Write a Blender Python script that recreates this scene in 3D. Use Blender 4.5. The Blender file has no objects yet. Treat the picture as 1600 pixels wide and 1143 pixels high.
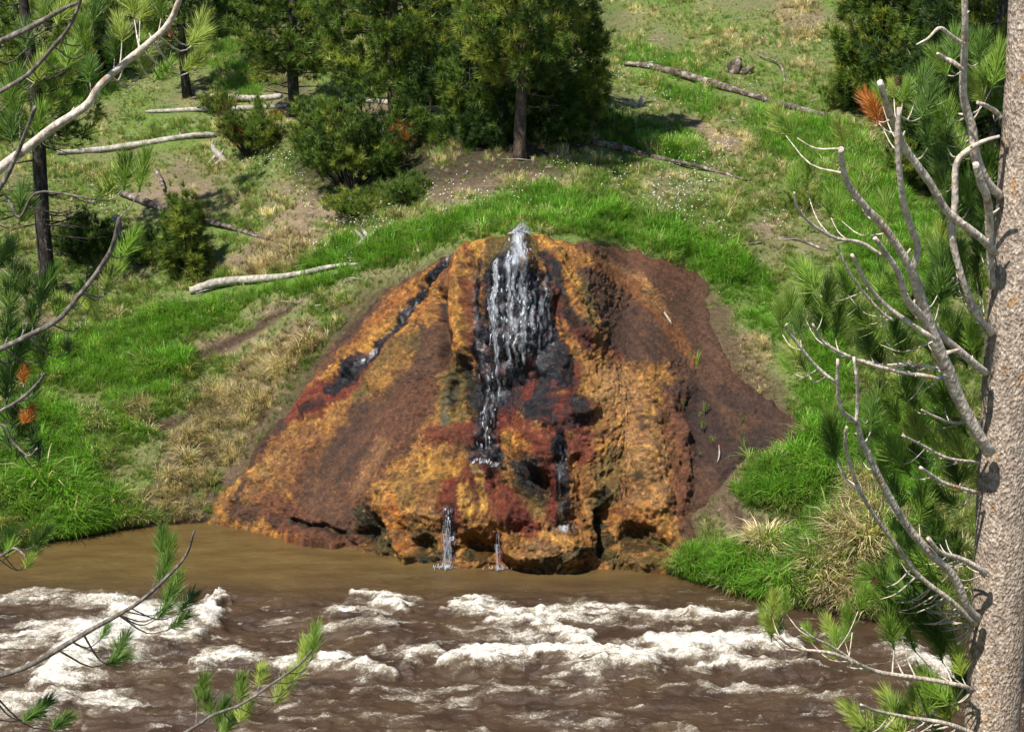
import bpy, math, random
import numpy as np
from mathutils import Vector, Matrix

random.seed(7)
rng = np.random.default_rng(11)
R = math.radians
scene = bpy.context.scene
COL = scene.collection

# ------------------------------------------------------------------ camera
CAMZ, PITCH, FPX, CX, CY = 7.0, R(14.0), 2198.0, 800.0, 571.5
cam_d = bpy.data.cameras.new('camera')
cam_d.sensor_width = 36.0
cam_d.lens = FPX / 1600.0 * 36.0
cam_d.clip_end = 500.0
cam_d.clip_start = 0.05
cam = bpy.data.objects.new('camera', cam_d)
cam.location = (0, 0, CAMZ)
cam.rotation_euler = (R(90) - PITCH, 0, 0)
COL.objects.link(cam)
scene.camera = cam

# ------------------------------------------------------------------ sky + sun
SUN_EL, SUN_AZ_LEFT = R(57), R(42)          # high sun, behind the viewer's left shoulder
L = Vector((-math.sin(SUN_AZ_LEFT) * math.cos(SUN_EL), -math.cos(SUN_AZ_LEFT) * math.cos(SUN_EL), math.sin(SUN_EL)))
world = bpy.data.worlds.new('World')
scene.world = world
world.use_nodes = True
wn = world.node_tree
sky = wn.nodes.new('ShaderNodeTexSky')
sky.sky_type = 'NISHITA'
sky.sun_disc = False
sky.sun_elevation = SUN_EL
sky.sun_rotation = math.atan2(L.x, L.y)
sky.altitude = 2200
bg = wn.nodes['Background']
bg.inputs[1].default_value = 0.085
wn.links.new(sky.outputs[0], bg.inputs[0])
sun_d = bpy.data.lights.new('sun', 'SUN')
sun_d.energy = 4.8
sun_d.angle = R(0.53)
sun_d.color = (1.0, 0.95, 0.86)
sun = bpy.data.objects.new('sun', sun_d)
sun.rotation_euler = (-L).to_track_quat('-Z', 'Y').to_euler()
sun.location = (-6, -4, 20)
COL.objects.link(sun)
scene.view_settings.view_transform = 'Standard'
scene.view_settings.look = 'None'
scene.view_settings.exposure = 0.68
scene.view_settings.gamma = 1.0
cy = scene.cycles
cy.max_bounces, cy.diffuse_bounces, cy.glossy_bounces, cy.transmission_bounces, cy.transparent_max_bounces = 4, 2, 2, 3, 6
cy.caustics_reflective = cy.caustics_refractive = False

# ------------------------------------------------------------------ helpers: noise
def _hash(ix, iy, iz):
    h = (ix.astype(np.int64) * 374761393 + iy.astype(np.int64) * 668265263 + iz.astype(np.int64) * 2147483647) & 0xFFFFFFFF
    h = ((h ^ (h >> 13)) * 1274126177) & 0xFFFFFFFF
    h = ((h ^ (h >> 15)) * 2246822519) & 0xFFFFFFFF
    return ((h ^ (h >> 16)) & 0xFFFFFF) / float(0xFFFFFF)

def vnoise(p):
    p = np.asarray(p, float)
    i = np.floor(p)
    f = p - i
    f = f * f * f * (f * (f * 6 - 15) + 10)
    i = i.astype(np.int64)
    out = 0
    for dx in (0, 1):
        wx = f[:, 0] if dx else 1 - f[:, 0]
        for dy in (0, 1):
            wy = f[:, 1] if dy else 1 - f[:, 1]
            for dz in (0, 1):
                wz = f[:, 2] if dz else 1 - f[:, 2]
                out = out + wx * wy * wz * _hash(i[:, 0] + dx, i[:, 1] + dy, i[:, 2] + dz)
    return out * 2 - 1

def fbm(p, octaves=4, gain=0.5, ridged=False):
    p = np.asarray(p, float)
    a, s, t = 1.0, 0.0, 0.0
    for k in range(octaves):
        n = vnoise(p * (2.03 ** k) + 17.3 * k)
        if ridged:
            n = 1 - 2 * np.abs(n)
        s = s + a * n
        t += a
        a *= gain
    return s / t

def smooth(x, a, b):
    t = np.clip((x - a) / (b - a), 0, 1)
    return t * t * (3 - 2 * t)

# ------------------------------------------------------------------ helpers: pixels of the photograph -> rays
def ray_yz(py):                      # slope dZ/dY of the ray of an image row
    y = (CY - np.asarray(py, float)) / FPX
    return (y * math.cos(PITCH) - math.sin(PITCH)) / (y * math.sin(PITCH) + math.cos(PITCH))

def x_over_y(px, py):
    y = (CY - np.asarray(py, float)) / FPX
    return (np.asarray(px, float) - CX) / FPX / (y * math.sin(PITCH) + math.cos(PITCH))

def W(px, py, Y):                    # point at horizontal distance Y in front of the camera
    return Vector((float(x_over_y(px, py)) * Y, Y, CAMZ + float(ray_yz(py)) * Y))

def to_px(P):
    P = np.asarray(P, float)
    x, y, z = P[..., 0], P[..., 1], P[..., 2] - CAMZ
    d = y * math.cos(PITCH) - z * math.sin(PITCH)
    u = y * math.sin(PITCH) + z * math.cos(PITCH)
    return CX + FPX * x / d, CY - FPX * u / d

# distance (in px, scaled by radius) to a stroke of points (px,py,r); 1 on the spine, 0 at r
def stroke(px, py, pts, soft=0.5):
    best = np.full(px.shape, -1e9)
    if len(pts) == 1:
        pts = [pts[0], (pts[0][0] + .01, pts[0][1], pts[0][2])]
    for (x0, y0, r0), (x1, y1, r1) in zip(pts[:-1], pts[1:]):
        dx, dy = x1 - x0, y1 - y0
        t = np.clip(((px - x0) * dx + (py - y0) * dy) / (dx * dx + dy * dy + 1e-9), 0, 1)
        d = np.hypot(px - x0 - t * dx, py - y0 - t * dy)
        r = r0 + t * (r1 - r0)
        best = np.maximum(best, 1 - d / r)
    return smooth(best, 0.0, max(soft, 1e-3))

# ------------------------------------------------------------------ helpers: meshes and objects
def mk_mesh(name, V, F):
    V = np.asarray(V, np.float32)
    me = bpy.data.meshes.new(name)
    me.vertices.add(len(V))
    me.vertices.foreach_set('co', V.ravel())
    if not isinstance(F, list):
        F = [F]
    F = [np.asarray(f, np.int32) for f in F if len(f)]
    nl = sum(f.size for f in F)
    npol = sum(len(f) for f in F)
    me.loops.add(nl)
    me.loops.foreach_set('vertex_index', np.concatenate([f.ravel() for f in F]))
    me.polygons.add(npol)
    tot = np.concatenate([np.full(len(f), f.shape[1], np.int32) for f in F])
    st = np.concatenate([[0], np.cumsum(tot)[:-1]]).astype(np.int32)
    me.polygons.foreach_set('loop_start', st)
    me.polygons.foreach_set('use_smooth', np.ones(npol, bool))
    me.update(calc_edges=True)
    return me

def attr_f(me, name, a):
    at = me.attributes.new(name, 'FLOAT', 'POINT')
    at.data.foreach_set('value', np.asarray(a, np.float32))

def attr_c(me, name, a):
    a = np.asarray(a, np.float32)
    if a.shape[1] == 3:
        a = np.concatenate([a, np.ones((len(a), 1), np.float32)], 1)
    at = me.attributes.new(name, 'FLOAT_COLOR', 'POINT')
    at.data.foreach_set('color', a.ravel())

def obj(name, me, mat=None, parent=None, label=None, cat=None, group=None, kind=None):
    o = bpy.data.objects.new(name, me)
    COL.objects.link(o)
    if mat and me and len(me.materials) == 0:
        me.materials.append(mat)
    if parent:
        o.parent = parent
        o.matrix_parent_inverse = Matrix.Translation(-Vector(parent.location))
    for k, v in (('label', label), ('category', cat), ('group', group), ('kind', kind)):
        if v:
            o[k] = v
    return o

def thing(name, loc, label, cat, group=None):
    o = bpy.data.objects.new(name, None)
    o.empty_display_size = 0.1
    o.location = loc
    COL.objects.link(o)
    o['label'] = label
    o['category'] = cat
    if group:
        o['group'] = group
    return o

class MB:
    """collects triangles/quads into one mesh"""
    def __init__(self):
        self.v, self.t, self.q, self.c, self.n = [], [], [], [], 0
    def add(self, V, T=None, Q=None, c=None):
        V = np.asarray(V, float).reshape(-1, 3)
        self.v.append(V)
        if T is not None and len(T):
            self.t.append(np.asarray(T) + self.n)
        if Q is not None and len(Q):
            self.q.append(np.asarray(Q) + self.n)
        if c is not None:
            c = np.asarray(c, float)
            self.c.append(np.tile(c, (len(V), 1)) if c.ndim == 1 else c)
        self.n += len(V)
    def tube(self, pts, rad, n=8, wob=0.0, c=None, cap=True):
        pts = [Vector(p) for p in pts]
        m = len(pts)
        V = []
        up = Vector((0.13, 0.31, 0.94)).normalized()
        for i, p in enumerate(pts):
            t = (pts[min(i + 1, m - 1)] - pts[max(i - 1, 0)])
            t = t.normalized() if t.length > 1e-9 else Vector((0, 0, 1))
            a = t.cross(up)
            if a.length < 0.05:
                a = t.cross(Vector((1, 0, 0)))
            a.normalize()
            b = t.cross(a)
            for k in range(n):
                an = 2 * math.pi * k / n
                r = rad[i] * (1 + (random.uniform(-wob, wob) if wob else 0))
                V.append(p + (a * math.cos(an) + b * math.sin(an)) * r)
        Q = []
        for i in range(m - 1):
            for k in range(n):
                k2 = (k + 1) % n
                Q.append((i * n + k, i * n + k2, (i + 1) * n + k2, (i + 1) * n + k))
        V = [tuple(v) for v in V]
        T = []
        if cap:
            V.append(tuple(pts[0])); V.append(tuple(pts[-1]))
            a0, a1 = m * n, m * n + 1
            for k in range(n):
                k2 = (k + 1) % n
                T.append((a0, k2, k)); T.append((a1, (m - 1) * n + k, (m - 1) * n + k2))
        self.add(V, T, Q, c)
    def build(self, name, mat, parent=None, **kw):
        V = np.concatenate(self.v)
        F = []
        if self.t: F.append(np.concatenate(self.t))
        if self.q: F.append(np.concatenate(self.q))
        me = mk_mesh(name, V, F)
        if self.c and sum(len(c) for c in self.c) == len(V):
            attr_c(me, 'tint', np.concatenate(self.c))
        return obj(name, me, mat, parent, **kw)

def spline(pts, n):
    """Catmull-Rom through rows of numbers"""
    P = np.asarray(pts, float)
    if len(P) == 2:
        t = np.linspace(0, 1, n)[:, None]
        return P[0] * (1 - t) + P[1] * t
    P = np.vstack([2 * P[0] - P[1], P, 2 * P[-1] - P[-2]])
    m = len(P) - 3
    out = []
    for t in np.linspace(0, m - 1e-6, n):
        i = int(t); f = t - i
        a, b, c, d = P[i:i + 4]
        out.append(0.5 * (2 * b + (c - a) * f + (2 * a - 5 * b + 4 * c - d) * f * f + (-a + 3 * b - 3 * c + d) * f ** 3))
    return np.array(out)

# ------------------------------------------------------------------ materials
def new_mat(name):
    m = bpy.data.materials.new(name)
    m.use_nodes = True
    nt = m.node_tree
    return m, nt, nt.nodes, nt.links, nt.nodes['Principled BSDF']

def N(nt, t, **kw):
    n = nt.nodes.new(t)
    for k, v in kw.items():
        if k in n.inputs.keys():
            n.inputs[k].default_value = v
        else:
            setattr(n, k, v)
    return n

def ramp(nt, src, stops):
    r = nt.nodes.new('ShaderNodeValToRGB')
    e = r.color_ramp.elements
    while len(e) < len(stops):
        e.new(0.5)
    for k, (p, c) in enumerate(stops):
        e[k].position = p
        e[k].color = (*c, 1) if len(c) == 3 else c
    nt.links.new(src, r.inputs[0])
    return r

def mixc(nt, fac, a, b, mode='MIX'):
    m = nt.nodes.new('ShaderNodeMix')
    m.data_type = 'RGBA'
    m.blend_type = mode
    for s, v in ((m.inputs[0], fac), (m.inputs[6], a), (m.inputs[7], b)):
        if hasattr(v, 'links'):
            nt.links.new(v, s)
        else:
            s.default_value = v if not isinstance(v, tuple) or len(v) == 4 else (*v, 1)
    return m.outputs[2]

def bump(nt, h, strength, dist, normal=None):
    b = nt.nodes.new('ShaderNodeBump')
    b.inputs['Strength'].default_value = strength
    b.inputs['Distance'].default_value = dist
    nt.links.new(h, b.inputs['Height'])
    if normal:
        nt.links.new(normal, b.inputs['Normal'])
    return b.outputs[0]

def noise(nt, scale, detail=4, rough=0.6, vec=None):
    n = N(nt, 'ShaderNodeTexNoise')
    n.inputs['Scale'].default_value = scale
    n.inputs['Detail'].default_value = detail
    n.inputs['Roughness'].default_value = rough
    if vec:
        nt.links.new(vec, n.inputs['Vector'])
    return n

def coords(nt, scale=(1, 1, 1)):
    g = nt.nodes.new('ShaderNodeNewGeometry')
    mp = nt.nodes.new('ShaderNodeMapping')
    mp.inputs['Scale'].default_value = scale
    nt.links.new(g.outputs['Position'], mp.inputs['Vector'])
    return mp.outputs[0]

def leaf_mat(name, base, attr=None, attr_type='GEOMETRY', trans=0.35, objrand=0.0, rough=0.45, spec=0.35):
    """leaves/needles: reflect and let light through"""
    m, nt, nodes, links, bs = new_mat(name)
    bs.inputs['Roughness'].default_value = rough
    bs.inputs['Specular IOR Level'].default_value = spec
    col = None
    if attr:
        a = N(nt, 'ShaderNodeAttribute', attribute_name=attr, attribute_type=attr_type)
        col = a.outputs['Color']
    else:
        rgb = N(nt, 'ShaderNodeRGB')
        rgb.outputs[0].default_value = (*base, 1)
        col = rgb.outputs[0]
    if objrand:
        oi = N(nt, 'ShaderNodeObjectInfo')
        hs = N(nt, 'ShaderNodeHueSaturation')
        mr = N(nt, 'ShaderNodeMapRange')
        mr.inputs['To Min'].default_value = 1 - objrand
        mr.inputs['To Max'].default_value = 1 + objrand
        links.new(oi.outputs['Random'], mr.inputs['Value'])
        links.new(mr.outputs[0], hs.inputs['Value'])
        links.new(col, hs.inputs['Color'])
        col = hs.outputs[0]
    n = noise(nt, 6.0, 2, 0.5, coords(nt))
    col = mixc(nt, 0.5, col, ramp(nt, n.outputs[0], [(0.3, (.55, .55, .55)), (0.7, (1.5, 1.45, 1.2))]).outputs[0], 'MULTIPLY')
    links.new(col, bs.inputs['Base Color'])
    tr = N(nt, 'ShaderNodeBsdfTranslucent')
    links.new(mixc(nt, 1.0, col, (1.25, 1.3, 0.6), 'MULTIPLY'), tr.inputs['Color'])
    mx = N(nt, 'ShaderNodeMixShader')
    mx.inputs[0].default_value = trans
    links.new(bs.outputs[0], mx.inputs[1])
    links.new(tr.outputs[0], mx.inputs[2])
    links.new(mx.outputs[0], nodes['Material Output'].inputs['Surface'])
    return m

def bark_mat(name, dark, mid, light, scale=40, spots=None, zs=0.35, bstr=0.7, plates=0):
    m, nt, nodes, links, bs = new_mat(name)
    v = coords(nt, (1, 1, zs))
    vo = N(nt, 'ShaderNodeTexVoronoi', feature='F1')
    vo.inputs['Scale'].default_value = scale
    links.new(v, vo.inputs['Vector'])
    n1 = noise(nt, scale * .6, 6, 0.7, v)
    n2 = noise(nt, scale * .12, 3, 0.5, v)
    c = ramp(nt, n1.outputs[0], [(0.3, dark), (0.5, mid), (0.68, light)]).outputs[0]
    c = mixc(nt, 0.55, c, ramp(nt, vo.outputs['Color'], [(0.0, (.5, .5, .5)), (1.0, (1.4, 1.35, 1.25))]).outputs[0], 'MULTIPLY')
    c = mixc(nt, 0.5, c, ramp(nt, n2.outputs[0], [(0.3, (.65, .65, .65)), (0.7, (1.3, 1.3, 1.3))]).outputs[0], 'MULTIPLY')
    if spots:
        n3 = noise(nt, 9, 3, 0.6, coords(nt, (1, 1, .7)))
        f = ramp(nt, n3.outputs[0], [(0.62, (0, 0, 0)), (0.70, (.75, .75, .75))]).outputs[0]
        c = mixc(nt, f, c, spots)
    vp = None
    if plates:
        vv_ = N(nt, 'ShaderNodeVectorMath', operation='ADD')
        nw = noise(nt, 14, 3, .6, coords(nt)); links.new(coords(nt, (1, 1, .55)), vv_.inputs[0])
        sc_ = N(nt, 'ShaderNodeVectorMath', operation='SCALE'); links.new(nw.outputs['Color'], sc_.inputs[0]); sc_.inputs['Scale'].default_value = .05
        links.new(sc_.outputs[0], vv_.inputs[1])
        vp = N(nt, 'ShaderNodeTexVoronoi', feature='DISTANCE_TO_EDGE'); vp.inputs['Scale'].default_value = plates
        links.new(vv_.outputs[0], vp.inputs['Vector'])
        c = mixc(nt, .45, c, ramp(nt, vp.outputs['Distance'], [(0.0, (.5, .46, .43)), (.14, (1.06, 1.03, 1.0))]).outputs[0], 'MULTIPLY')
    links.new(c, bs.inputs['Base Color'])
    bs.inputs['Roughness'].default_value = 0.85
    bs.inputs['Specular IOR Level'].default_value = 0.2
    h = mixc(nt, 0.5, n1.outputs[0], vo.outputs['Distance'])
    links.new(bump(nt, h, bstr, 0.02, bump(nt, ramp(nt, vp.outputs['Distance'], [(0, (0, 0, 0)), (.2, (1, 1, 1))]).outputs[0], .3, .012) if vp else None), bs.inputs['Normal'])
    return m

M = {}
M['bark_near'] = bark_mat('bark_near', (.16, .115, .092), (.42, .34, .285), (.66, .58, .50), 80, (.42, .23, .07), .6, .8, 44)
M['bark_branch'] = bark_mat('bark_branch', (.21, .165, .135), (.56, .48, .41), (.76, .68, .60), 60, (.36, .18, .06), .6, .5)
M['bark_branch_grey'] = bark_mat('bark_branch_grey', (.05, .042, .038), (.15, .13, .115), (.33, .30, .27), 60, None, .6, .5)
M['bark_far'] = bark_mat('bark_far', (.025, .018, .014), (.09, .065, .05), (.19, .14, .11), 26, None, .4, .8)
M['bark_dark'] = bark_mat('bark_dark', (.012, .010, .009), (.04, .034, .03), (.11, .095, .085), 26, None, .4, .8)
M['log'] = bark_mat('weathered_wood', (.14, .12, .10), (.36, .33, .29), (.55, .52, .47), 22, None, 1.0, .4)
M['log_burnt'] = bark_mat('burnt_wood', (.02, .016, .014), (.12, .09, .075), (.42, .38, .34), 14, None, 1.0, .5)
M['log_red'] = bark_mat('red_wood', (.03, .016, .01), (.16, .07, .035), (.36, .19, .10), 22, None, 1.0, .5)
M['needles'] = leaf_mat('needles', (.175, .285, .042), None, 'GEOMETRY', .35, .28)
M['needles_dark'] = leaf_mat('needles_dark', (.09, .17, .028), None, 'GEOMETRY', .3, .25)
M['needles_pale'] = leaf_mat('needles_pale', (.33, .41, .085), None, 'GEOMETRY', .35, .2)
M['needles_dead'] = leaf_mat('needles_dead', (.40, .14, .025), None, 'GEOMETRY', .25, .15)
M['crown'] = leaf_mat('crown', (.06, .12, .02), 'tint', 'GEOMETRY', .3)
M['grass'] = leaf_mat('grass', (.1, .2, .03), 'tint', 'INSTANCER', .38, 0, .5, .25)

# ------------------------------------------------------------------ the far bank: slope along every image column, integrated up from the shoreline
SH = np.array([(-1000, 905), (-400, 878), (0, 862), (60, 851), (130, 838), (200, 826), (300, 817), (345, 815), (420, 832), (480, 843), (555, 853),
               (620, 868), (700, 880), (780, 884), (850, 890), (930, 888), (965, 880), (1040, 895), (1100, 915), (1180, 935), (1260, 952),
               (1350, 968), (1500, 990), (1700, 1015), (2700, 1080)], float)
def shore_py(px):
    px = np.asarray(px, float)
    s = 0
    for d in (-14, -5, 5, 14):
        s = s + np.interp(px + d, SH[:, 0], SH[:, 1])
    return s / 4

S_PY = np.array([960, 840, 780, 720, 660, 600, 500, 430, 385, 350, 300, 200, 100, 0, -200], float)[::-1]
S_TAB = {
    -1000: [25, 28, 28, 28, 27, 26, 24, 22, 20, 18, 16, 15, 14, 14, 14],
    100:   [50, 38, 27, 28, 28, 28, 27, 23, 20, 18, 15, 14, 13, 13, 13],
    330:   [60, 55, 40, 36, 35, 34, 33, 28, 22, 18, 15, 14, 13, 13, 13],
    480:   [60, 60, 44, 42, 42, 42, 40, 34, 26, 18, 15, 14, 13, 13, 13],
    620:   [68, 68, 50, 42, 44, 45, 46, 42, 32, 18, 14, 13, 12, 12, 12],
    700:   [72, 70, 50, 46, 55, 58, 58, 52, 38, 17, 13, 13, 12, 12, 12],
    800:   [72, 70, 48, 50, 64, 66, 70, 56, 36, 15, 12, 12, 12, 12, 12],
    900:   [72, 70, 58, 58, 60, 58, 58, 50, 36, 15, 12, 12, 12, 12, 12],
    1000:  [62, 62, 54, 50, 50, 48, 46, 40, 30, 16, 13, 12, 12, 12, 12],
    1100:  [34, 38, 42, 42, 42, 42, 40, 36, 26, 18, 14, 13, 13, 13, 13],
    1250:  [48, 30, 34, 36, 36, 36, 34, 28, 22, 17, 15, 14, 14, 14, 14],
    1500:  [45, 32, 33, 33, 32, 32, 30, 25, 20, 18, 16, 15, 15, 15, 15],
    2700:  [30, 30, 30, 30, 30, 30, 28, 25, 20, 18, 16, 15, 15, 15, 15]}
S_PX = np.array(sorted(S_TAB), float)
S_M = np.array([S_TAB[int(k)][::-1] for k in S_PX], float)
def slope_at(px, py):
    px = np.clip(px, S_PX[0], S_PX[-1] - 1e-3); py = np.clip(py, S_PY[0], S_PY[-1] - 1e-3)
    i = np.searchsorted(S_PX, px, 'right') - 1
    j = np.searchsorted(S_PY, py, 'right') - 1
    u = (px - S_PX[i]) / (S_PX[i + 1] - S_PX[i]); u = u * u * (3 - 2 * u)
    v = (py - S_PY[j]) / (S_PY[j + 1] - S_PY[j])
    return ((S_M[i, j] * (1 - u) + S_M[i + 1, j] * u) * (1 - v) + (S_M[i, j + 1] * (1 - u) + S_M[i + 1, j + 1] * u) * v)

def integrate(pxs, vs):
    """grid of positions: columns pxs, rows vs (pixels above the shoreline, ascending from 0)"""
    pxs = np.asarray(pxs, float)
    b = shore_py(pxs)
    Y = -CAMZ / ray_yz(b)
    Z = np.zeros_like(Y)
    out = np.zeros((len(vs), len(pxs), 3))
    for k, v in enumerate(vs):
        py = b - v
        if k:
            m = ray_yz(py)
            s = np.tan(np.radians(slope_at(pxs, py + 0.5 * (v - vs[k - 1]))))
            Y2 = (CAMZ - Z + s * Y) / (s - m)
            Z = Z + s * (Y2 - Y); Y = Y2
        out[k, :, 0] = x_over_y(pxs, py) * Y
        out[k, :, 1] = Y
        out[k, :, 2] = Z
    return out

def grid_normals(P):
    du = np.gradient(P, axis=1); dv = np.gradient(P, axis=0)
    n = np.cross(du, dv)
    return n / (np.linalg.norm(n, axis=2, keepdims=True) + 1e-12)

def grid_faces(nr, nc):
    a = np.arange(nr * nc).reshape(nr, nc)
    return np.stack([a[:-1, :-1], a[:-1, 1:], a[1:, 1:], a[1:, :-1]], -1).reshape(-1, 4)

# outline of the mineral mound and its bare apron
MOUND = np.array([(314, 822), (345, 772), (395, 702), (440, 645), (490, 565), (545, 497), (600, 447), (670, 402), (730, 374), (785, 361), (845, 360),
                  (900, 369), (980, 382), (1060, 408), (1112, 434), (1104, 470), (1122, 520), (1146, 572), (1188, 604), (1228, 640), (1262, 674),
                  (1218, 700), (1160, 728), (1130, 768), (1088, 800), (1078, 850), (1052, 885), (1040, 905), (1040, 1300), (314, 1300)], float)
def poly_sd(px, py, poly=MOUND):
    """signed distance in px, positive inside"""
    d = np.full(px.shape, 1e9); ins = np.zeros(px.shape, bool)
    n = len(poly)
    for i in range(n):
        (x0, y0), (x1, y1) = poly[i], poly[(i + 1) % n]
        dx, dy = x1 - x0, y1 - y0
        t = np.clip(((px - x0) * dx + (py - y0) * dy) / (dx * dx + dy * dy), 0, 1)
        d = np.minimum(d, np.hypot(px - x0 - t * dx, py - y0 - t * dy))
        cond = (y0 > py) != (y1 > py)
        xi = x0 + (py - y0) / (dy if dy else 1e-9) * dx
        ins ^= cond & (px < xi)
    return np.where(ins, d, -d)

# lookup table of the ground
T_PX = np.arange(-900, 2601, 6.0)
T_V = np.arange(0, 1031, 4.0)
T_P = integrate(T_PX, T_V)
def ground_bump(P):
    q = np.asarray(P).reshape(-1, 3)
    return (0.07 * fbm(q * 0.9, 4) + 0.022 * fbm(q * 5.0, 3)) * smooth(q[:, 2], 0.0, 0.4)
T_P[..., 2] += ground_bump(T_P).reshape(T_P.shape[:2])
# eroded lips in the turf: small steps cut into the slope
LIPS = [[(300, 565, 10), (340, 545, 16), (390, 520, 14), (450, 480, 10)], [(205, 665, 8), (250, 668, 14), (290, 655, 10)], [(1130, 620, 14), (1180, 640, 20), (1245, 680, 12)],
        [(1190, 815, 14), (1225, 828, 16)], [(1150, 790, 10), (1165, 840, 16)]]
tpx, tpy = np.meshgrid(T_PX, T_V)
tpy = shore_py(T_PX)[None, :] - tpy
for s in LIPS:
    T_P[..., 2] -= 0.13 * stroke(tpx, tpy, s, 0.6)
T_N = grid_normals(T_P)
def G(px, py):
    """ground point under a pixel of the far bank (arrays or scalars)"""
    px = np.atleast_1d(np.asarray(px, float)); py = np.atleast_1d(np.asarray(py, float))
    u = np.clip((px - T_PX[0]) / 6.0, 0, len(T_PX) - 1.001)
    v = np.clip((shore_py(px) - py) / 4.0, 0, len(T_V) - 1.001)
    i = u.astype(int); j = v.astype(int); u = (u - i)[:, None]; v = (v - j)[:, None]
    return (T_P[j, i] * (1 - u) + T_P[j, i + 1] * u) * (1 - v) + (T_P[j + 1, i] * (1 - u) + T_P[j + 1, i + 1] * u) * v
def G1(px, py):
    return Vector(G(px, py)[0])

# ---- hillside mesh
pxs = np.concatenate([np.arange(-900, -150, 30), np.arange(-150, 1750, 7), np.arange(1750, 2601, 30)]).astype(float)
rows = np.arange(0, 1030, 5.0)
gp, gv = np.meshgrid(pxs, rows)
gpy = shore_py(pxs)[None, :] - gv
P = G(gp.ravel(), gpy.ravel()).reshape(len(rows), len(pxs), 3)
nrm = grid_normals(P)
sd = poly_sd(gp.ravel(), gpy.ravel()).reshape(gp.shape)
P -= nrm * (0.45 * smooth(sd, 0, 45))[..., None]
under = []                                     # below the waterline
for k, (dy, dz) in enumerate([(-3.5, -1.1), (-1.2, -.55), (-.35, -.22)]):
    b = P[0].copy(); b[:, 1] += dy; b[:, 2] += dz; under.append(b)
over = []                                      # the hill goes on above the frame
for d in (4, 9, 16, 26, 40):
    b = P[-1].copy(); b[:, 1] += d; b[:, 0] *= 1 + d / 60; b[:, 2] += d * .27; over.append(b)
FULL = np.concatenate([np.array(under), P, np.array(over)])
me = mk_mesh('hillside', FULL.reshape(-1, 3), grid_faces(*FULL.shape[:2]))
fx, fy = to_px(FULL.reshape(-1, 3))

GREEN_S = [[(480, 425, 30), (560, 402, 30), (640, 375, 30), (740, 343, 30), (830, 325, 34), (950, 345, 38), (1050, 372, 40), (1150, 430, 50), (1210, 500, 45)],
           [(20, 560, 60), (180, 560, 60), (290, 500, 45), (420, 448, 28), (520, 425, 20)],
           [(60, 700, 120), (120, 800, 90)], [(210, 640, 70), (250, 560, 60)], [(1290, 560, 60), (1270, 740, 70), (1180, 770, 30)],
           [(1100, 890, 40), (1200, 900, 60), (1320, 850, 90), (1400, 700, 120)], [(1220, 200, 60), (1330, 260, 80), (1420, 420, 110)],
           [(350, 60, 60), (370, 130, 50)], [(640, 110, 50), (560, 140, 40)], [(150, 110, 60), (60, 120, 80)], [(1000, 90, 40), (1100, 150, 50)], [(960, 200, 40), (1080, 240, 40)]]
DRY_S = [[(470, 530, 34), (390, 600, 55), (330, 680, 60), (270, 760, 52), (290, 800, 40)], [(225, 650, 34)], [(1165, 545, 40), (1185, 615, 34)],
         [(1340, 790, 60), (1300, 930, 50)], [(1250, 10, 60)], [(440, 385, 40), (380, 420, 20)], [(1190, 860, 30)]]
BARE_S = [[(230, 300, 40), (300, 270, 50), (360, 320, 45)], [(420, 310, 50), (520, 340, 40), (480, 370, 40)], [(700, 290, 40), (790, 270, 30), (880, 285, 30)],
          [(330, 550, 22), (390, 520, 18), (460, 475, 14)], [(210, 665, 16), (290, 655, 12)], [(420, 385, 40), (340, 420, 16)], [(20, 420, 30), (90, 520, 40)],
          [(1080, 200, 25), (1150, 220, 22)], [(1210, 345, 30)], [(1150, 420, 16)], [(1130, 560, 16), (1200, 640, 16), (1255, 680, 10)], [(1215, 830, 24), (1150, 820, 30), (1130, 760, 22)],
          [(480, 520, 20), (420, 620, 20), (370, 700, 16), (330, 790, 14)], [(600, 200, 80), (760, 215, 70), (880, 215, 50)]]
def veg_fields(px, py, seed=0.0):
    q = np.stack([px / 60.0, py / 34.0, np.full(px.shape, seed)], -1)
    wx = px + 26 * fbm(q, 3); wy = py + 15 * fbm(q + 9.1, 3)
    lush = np.zeros(px.shape); dry = np.zeros(px.shape); bare = np.zeros(px.shape)
    for s in GREEN_S: lush = np.maximum(lush, stroke(wx, wy, s, .6))
    for s in DRY_S: dry = np.maximum(dry, stroke(wx, wy, s, .6))
    for s in BARE_S: bare = np.maximum(bare, stroke(wx, wy, s, .6))
    n = fbm(np.stack([px / 75.0, py / 30.0, np.full(px.shape, 3.3)], -1), 4)
    n2 = fbm(np.stack([px / 30.0, py / 14.0, np.full(px.shape, 8.3)], -1), 4)
    return lush, dry, bare, n, n2
lush, dry, bare, n1, n2 = veg_fields(fx, fy)
soil = np.array((.215, .165, .11)); soil_d = np.array((.07, .043, .032)); gcol = np.array((.125, .185, .042)); drc = np.array((.27, .215, .12))
c = soil[None] * (1 + .35 * n2[:, None])
g_amt = np.clip(.78 + .9 * n1 + .6 * lush - .6 * bare - .4 * dry, 0, 1)[:, None]
c = c * (1 - g_amt) + gcol * g_amt
d_amt = np.clip(dry * .6 + .4 * n2 - .14 + .08 * (fy < 120), 0, .8)[:, None]
c = c * (1 - d_amt) + drc * d_amt
b_amt = np.clip(np.max([stroke(fx, fy, s, .8) for s in LIPS], 0), 0, 1)[:, None]
c = c * (1 - b_amt) + soil_d * b_amt
PINE_SHADE = [[(500, 250, 70), (560, 240, 90), (720, 225, 90), (880, 225, 60)], [(1440, 220, 90), (1560, 320, 90)], [(370, 50, 60), (440, 100, 60)]]  # pooled tree shadow under the pines, painted dark into the ground colour
sh_amt = (.9 * np.max([stroke(fx + 20 * n1, fy + 12 * n2, s, .6) for s in PINE_SHADE], 0))[:, None]
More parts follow.
